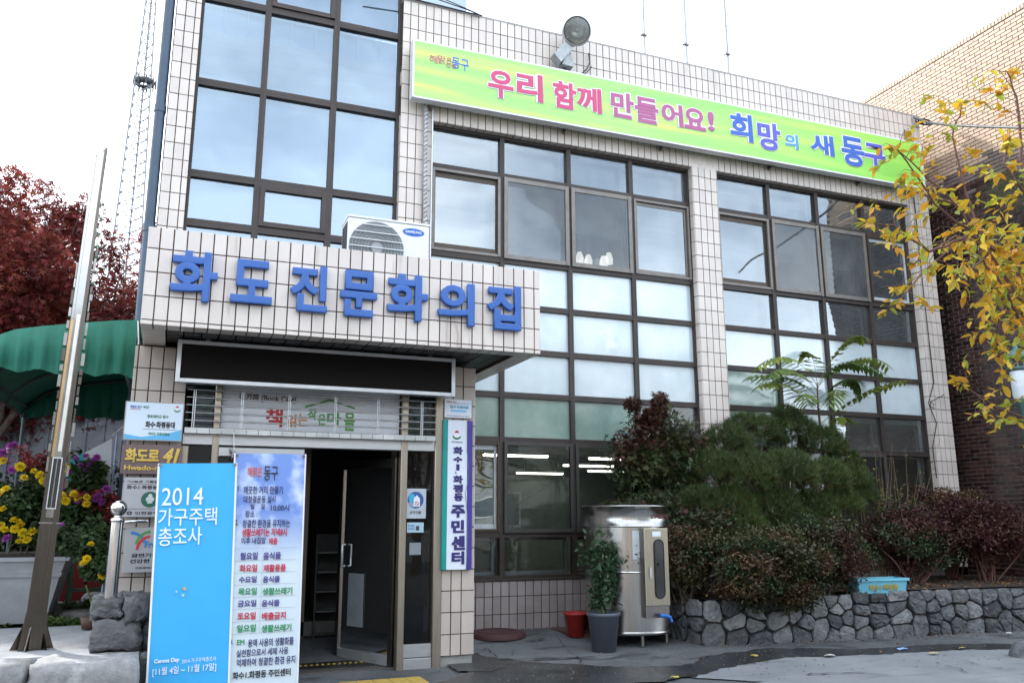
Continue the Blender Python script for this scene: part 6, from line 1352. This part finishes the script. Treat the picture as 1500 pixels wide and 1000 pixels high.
def simple_house(name, x0, x1, y0, y1, h, wall_c, lab, wins, roof_c=(.3, .3, .3), face=-1, extra=None):
    t = empty(name, ((x0+x1)/2, (y0+y1)/2, 0), lab, 'building'); O = Vector(t.location); wm = mat('plaster_%d' % int(abs(x0*10)), wall_c, .85, nscale=.8, namt=.15, bump=.2)
    m = MB(); m.box(x0, y0, 0, x1, y1, h); m.build('wall', wm, t, loc=-O); m = MB(); m.box(x0-.15, y0-.15, h+.001, x1+.15, y1+.15, h+.25); m.build('roof', mat('roof_%d' % int(abs(x0*10)), roof_c, .8), t, loc=-O)
    yq = y0 if face < 0 else y1; gl_ = mat('far_window_glass', (.10, .14, .17), .1, coat=1.)
    for (a, b, c, d) in wins:
        m = MB(); ring(a, b, c, d, .07, .07, min(yq+face*.05, yq-face*.02), max(yq+face*.05, yq-face*.02), m); w_ = m.build('window', white_p, t, loc=-O); m = MB(); m.box(a+.07, min(yq+face*.02, yq+face*.012), c+.07, b-.07, max(yq+face*.02, yq+face*.012), d-.07); m.build('pane', gl_, w_)
    return t
simple_house('house', -9, -2.6, 13, 20, 6.4, (.50, .55, .56), 'pale blue grey house glimpsed behind the red maples', [(-5.2, -3.4, 4.3, 5.6), (-8, -6.2, 4.3, 5.6), (-5.2, -3.4, 1.2, 2.6)])
# opposite side of the street, behind the camera: what the panes mirror
wins = [(x+.6, x+2.4, z, z+1.4) for x in (-14, -10.5, -7) for z in (1.2, 4.2)]
simple_house('shop_house', -15, -3.5, -30, -22, 7.2, (.42, .33, .26), 'peach plastered two storey house across the street', wins, face=1)
simple_house('shop_house', -3.0, 7.0, -31, -23, 6.4, (.36, .38, .39), 'grey two storey shop house across the street', [(x+.5, x+2.6, z, z+1.5) for x in (-2.6, .8, 4) for z in (1.0, 3.9)], face=1)
simple_house('roof_room', -.5, 2.4, -30.5, -26, 8.2, (.45, .45, .43), 'small rooftop room on the grey house across the street', [(.1, 1.6, 6.9, 7.8)], face=1)
simple_house('shop_house', 7.6, 20, -31, -22, 8.6, (.36, .38, .38), 'tall pale grey house across the street', [(x+.5, x+2.4, z, z+1.4) for x in (8, 12, 16) for z in (1.2, 4, 6.6)], face=1)
random.seed(19)
for (x, y, h, lab, sd_) in ((3.6, -15.5, 7.5, 'bare branched street tree behind the camera, left one', 4), (9.5, -14.5, 8.0, 'bare branched street tree behind the camera, right one', 6)):
    random.seed(sd_); t = empty('street_tree', (x, y, 0), lab, 'tree'); sk = grow((0, 0, 0), (0, 0, 1), h*.3, .11, 4, .6, .15, (2, 3), .74, .1); wood(sk, 'trunk', bark, t, .004); leaf_cloud('crown', tips(sk, 3, 14, .12), .10, leaf_mat('sparse_leaf', (.18, .15, .04), (.10, .08, .02), .3), t, 1, .5, .2)
# communications mast far behind
cm = empty('lattice_mast', (-7.3, 60, 0), 'tall steel lattice communications mast with a round platform in the far background', 'mast'); gm_ = mat('mast_steel', (.30, .31, .33), .6, .5)
def mw(z): return .40+.034*max(0, 44-z)
H_ = 52
for k in range(3):
    a = rad(90+120*k); m = MB(); m.tube([((mw(z)+.05)*math.cos(a), (mw(z)+.05)*math.sin(a), z) for z in range(0, H_+1, 4)], .075, 6); m.build('leg', gm_, cm)
m = MB()
for i, z in enumerate(np.arange(6, H_, .95)):
    for k in range(3):
        a, b_ = rad(90+120*k), rad(210+120*k); r1, r2 = mw(z)+.05, mw(z+.95)+.05; m.tube([(r1*math.cos(a), r1*math.sin(a), z), (r1*math.cos(b_), r1*math.sin(b_), z)], .045, 4, cap=False); m.tube([(r1*math.cos(a), r1*math.sin(a), z), (r2*math.cos(b_), r2*math.sin(b_), z+.95)], .042, 4, cap=False)
o = m.build('bracing', gm_, cm)
zp = PY(213, 122, 60).z; m = MB(); m.lathe([(.3, -.15), (.75, -.15), (.85, .15), (.82, .15), (.7, -.1), (.3, -.1)], c=(.1, 0, zp), n=12); m.build('platform', mat('dark_platform', (.06, .065, .07), .7), cm)
for i in range(9): a = i*.7; m = MB(); m.tube([(.1+.85*math.cos(a), .85*math.sin(a), zp-.4), (.1+.85*math.cos(a), .85*math.sin(a), zp+.35)], .07, 5); m.build('antenna', mat('dark_platform', (.06, .065, .07)), cm)
m = MB(); m.tube([(-.7, 0, zp), (-1.9, 0, zp+.3), (-2.0, 0, zp+.7)], .03, 4); m.build('outrigger', gm_, cm)

# ================================================================== roll banners in front of the door
bstand = steel_d
def sheet(name, par, w, h, m, ny=10, amp=.008, seed=0):
    b = MB(); rs = np.random.default_rng(seed); vs = []; nx = 6; ph1 = rs.random()*6
    for j in range(ny+1):
        for i in range(nx+1): vs.append((-w/2+w*i/nx, amp*math.sin(j*.9+ph1)*math.sin(math.pi*i/nx)*.5-.0, h*j/ny))
    b.add(vs, [(j*(nx+1)+i, j*(nx+1)+i+1, (j+1)*(nx+1)+i+1, (j+1)*(nx+1)+i) for j in range(ny) for i in range(nx)], smooth=True); return b.build(name, m, par)
ba = empty('standing_banner', (-2.315, -2.62, .02), 'sky blue standing banner with white writing beginning 2014', 'banner', rot=(rad(-1.0), rad(-1.6), rad(0)))
wa, ha = .60, 1.87
sheet('cloth', ba, wa, ha, mat('sky_blue_print', (.035, .36, .72), .55, nscale=1.2, col2=(.045, .42, .76)), seed=1, amp=.003)
for x in (-wa/2-.003, wa/2+.003): box_obj('white_hem', white_p, (x-.008, -.008, 0), (x+.008, .004, ha), ba)
m = MB(); m.tube([(-wa/2, .03, ha-.02), (0, .10, .9), (wa/2, .03, ha-.02)], .008, 5); m.tube([(0, .10, .9), (-.2, .35, .0)], .008, 5); m.tube([(0, .10, .9), (.2, .35, .0)], .008, 5); m.tube([(-wa/2, .03, .04), (0, .10, .9), (wa/2, .03, .04)], .008, 5); m.build('stand', bstand, ba)
for x in (-wa/2+.008, wa/2-.008): disc(x, ha-.015, .013, .013, steel_d, ba, -.014, name='eyelet')
def btext(o, s, x0, z0, x1, z1, c, off=.012): text(s, x0, z0, x1, z1, c, o, -.010, off=off)
wi = ink('banner_white', (.78, .84, .92))
def line1(t_, u0, u1, v0, v1, off):
    y = -2.64; z0_ = PY((u0+u1)/2, v1, y).z-.02; z1_ = PY((u0+u1)/2, v0, y).z-.02; sh_ = .028*(z0_+z1_)/2; btext(ba, t_, PY(u0, v0, y).x-ba.location.x+sh_, z0_, PY(u1, v0, y).x-ba.location.x+sh_, z1_, wi, off)
for a in (('2014', 238, 299, 713, 739, .004), ('가구주택', 233, 319, 743, 769, .006), ('총조사', 233, 297, 771, 798, .006), ('Census Day', 226, 263, 963, 971, .03), ('2014 가구주택총조사', 267, 317, 963, 970, 0), ('[11월 4일 ~ 11월 17일]', 224, 317, 974, 987, .01)): line1(*a)
for x, z, r_, c in ((-.06, .87, .014, (.55, .38, .25)), (-.12, .85, .010, (.3, .55, .7)), (-.07, .82, .011, (.45, .6, .4))): disc(x, z, r_, r_, ink('dot%d' % int(z*100), c), ba, -.010)
bb2 = empty('standing_banner', (-1.765, -2.60, .0), 'standing banner with a cloudy sky top and a recycling day timetable in Korean', 'banner', rot=(rad(-.8), rad(-.6), rad(0)))
wb, hb = .585, 1.985
def cloud_mat():
    m = bpy.data.materials.new('cloud_print'); m.use_nodes = True; t = m.node_tree; N = t.nodes; L = t.links; b = N['Principled BSDF']; b.inputs['Roughness'].default_value = .5
    c = N.new('ShaderNodeTexCoord'); s = N.new('ShaderNodeSeparateXYZ'); L.new(c.outputs['Object'], s.inputs[0]); n = N.new('ShaderNodeTexNoise'); n.inputs['Scale'].default_value = 3.5; n.inputs['Detail'].default_value = 5; L.new(c.outputs['Object'], n.inputs['Vector'])
    r = N.new('ShaderNodeMapRange'); r.inputs[1].default_value = .46; r.inputs[2].default_value = .62; L.new(n.outputs[0], r.inputs[0]); k = N.new('ShaderNodeMix'); k.data_type = 'RGBA'; k.inputs['A'].default_value = (.16, .27, .62, 1); k.inputs['B'].default_value = (.62, .70, .84, 1); L.new(r.outputs[0], k.inputs['Factor'])
    g = N.new('ShaderNodeMapRange'); g.inputs[1].default_value = 1.05; g.inputs[2].default_value = 1.5; L.new(s.outputs[2], g.inputs[0]); k2 = N.new('ShaderNodeMix'); k2.data_type = 'RGBA'; k2.inputs['A'].default_value = (.62, .70, .74, 1); L.new(k.outputs['Result'], k2.inputs['B']); L.new(g.outputs[0], k2.inputs['Factor']); L.new(k2.outputs['Result'], b.inputs['Base Color']); MATS[m.name] = m; return m
sheet('cloth', bb2, wb, hb, cloud_mat(), seed=2, amp=.003)
for x in (-wb/2-.002, wb/2+.002): box_obj('white_hem', white_p, (x-.006, -.008, 0), (x+.006, .004, hb), bb2)
m = MB(); m.tube([(-wb/2, .03, hb-.02), (0, .10, .95), (wb/2, .03, hb-.02)], .008, 5); m.tube([(0, .10, .95), (-.2, .35, .0)], .008, 5); m.tube([(0, .10, .95), (.2, .35, .0)], .008, 5); m.tube([(-wb/2, .03, .04), (0, .10, .95), (wb/2, .03, .04)], .008, 5); m.build('stand', bstand, bb2)
for x in (-wb/2+.015, wb/2-.015):
    for z in (hb-.02, .02): disc(x, z, .013, .013, ink('brass', (.16, .10, .06)), bb2, -.014, name='eyelet')
def u2(u, v): p = PY(u, v, -2.62); return p.x-bb2.location.x, p.z-bb2.location.z
def line(s, u0, u1, v0, v1, c, off=.02):
    x0, za = u2(u0, v1); x1, zb_ = u2(u1, v1); _, zt_ = u2((u0+u1)/2, v0); zz = (za+zb_)/2; btext(bb2, s, x0, zz, x1, zt_, c, off)
darkb = ink('banner_navy', (.03, .035, .14)); gr_ = ink('banner_green', (.03, .26, .10)); rd_ = ink('banner_red', (.50, .02, .05)); kk = ink('black', (.015, .015, .02)); pur = ink('banner_purple', (.07, .05, .22))
for a in (('해맑은', 366, 388, 683, 697, redi, .02), ('동구', 390, 411, 682, 703, kk, .01), ('1.', 352, 356, 711, 719, darkb), ('깨끗한 거리 만들기', 360, 418, 711, 723, darkb), ('대청결운동 실시', 360, 407, 725, 736, darkb), ('월', 370, 376, 737, 745, darkb), ('일', 386, 391, 737, 745, darkb), ('10:00시', 400, 427, 738, 748, darkb), ('장소 :', 362, 380, 747, 757, darkb),
          ('2.', 348, 352, 760, 768, darkb), ('청결한 환경을 유지하는', 358, 428, 760, 772, darkb), ('생활쓰레기는 저녁8시', 357, 423, 773, 785, rd_, .03), ('이후 내집앞', 356, 392, 786, 796, darkb), ('배출', 397, 409, 787, 797, rd_, .03),
          ('월요일', 354, 380, 808, 819, pur, .03), ('음식물', 388, 414, 808, 819, pur, .03), ('화요일', 353, 379, 826, 837, rd_, .03), ('재활용품', 388, 421, 826, 837, rd_, .03), ('수요일', 352, 378, 843, 853, pur, .03), ('음식물', 387, 412, 843, 853, pur, .03), ('목요일', 351, 378, 860, 871, gr_, .03), ('생활쓰레기', 386, 430, 860, 871, gr_, .03),
          ('금요일', 350, 377, 878, 888, pur, .03), ('음식물', 385, 411, 878, 888, pur, .03), ('토요일', 349, 376, 896, 907, rd_, .03), ('배출금지', 385, 420, 896, 907, rd_, .03), ('일요일', 348, 376, 914, 925, gr_, .03), ('생활쓰레기', 384, 428, 914, 925, gr_, .03),
          ('3.', 338, 343, 936, 943, darkb), ('EM', 348, 359, 936, 944, gr_, .02), ('용액 사용의 생활화를', 364, 431, 934, 946, darkb), ('실천함으로서 세제 사용', 347, 423, 949, 960, darkb), ('억제하여 청결한 환경 유지', 347, 433, 962, 974, darkb), ('화수1.화평동 주민센터', 341, 426, 981, 992, kk, .03)): line(*a)
ln = ink('rule_grey', (.35, .4, .45))
for k in range(8):
    z = u2(390, 802+17.7*k)[1]; box_obj('rule', ln, (-wb/2+.03, -.0085, z-.001), (wb/2-.04, -.0075, z+.001), bb2)
box_obj('rule', ln, (-.03, -.0088, u2(390, 926)[1]), (-.028, -.0076, u2(390, 802)[1]), bb2)

# grit and crumbs on the paving
gq = MB(); random.seed(5)
for _ in range(2600):
    if random.random() < .55: sdist = random.uniform(1.4, TOT); p_, n_ = wp(sdist); q = p_+n_*abs(random.gauss(.06, .12)); x, y = q.x, q.y
    elif random.random() < .5: x, y = random.uniform(.4, 3.2), random.gauss(-.06, .06) if random.random() < .4 else random.uniform(-2.6, -.1)
    else: x, y = random.uniform(-1.5, 8), random.uniform(-3.6, -1.7)
    if -2.9 < x < .45 and y > -1.75: continue
    r_ = random.uniform(.003, .011); z = zg(x, y)+.012; a = random.random()*3
    gq.add([(x+r_*math.cos(a), y+r_*math.sin(a), z), (x+r_*math.cos(a+2.1), y+r_*math.sin(a+2.1), z), (x+r_*math.cos(a+4.2), y+r_*math.sin(a+4.2), z), (x, y, z+r_*.9)], [(0, 1, 3), (1, 2, 3), (2, 0, 3)], random.random())
o = gq.build('grit', mat('grit', (.16, .15, .14), .9, rnd=.5)); o['kind'] = 'stuff'
FL = []
for _ in range(60):
    p_, n_ = wp(random.uniform(1.4, TOT)); q = p_+n_*random.uniform(.02, .35); FL.append((q.x, q.y, zg(q.x, q.y)+.018))
for _ in range(26): FL.append((random.uniform(2, 8), random.uniform(-3.2, -2.2), .018))
dl_ = leaf_cloud('fallen_leaves', np.array(FL), .04, leaf_mat('dry_leaf', (.26, .13, .045), (.13, .06, .025)), None, 1, 4, 0); dl_['kind'] = 'stuff'
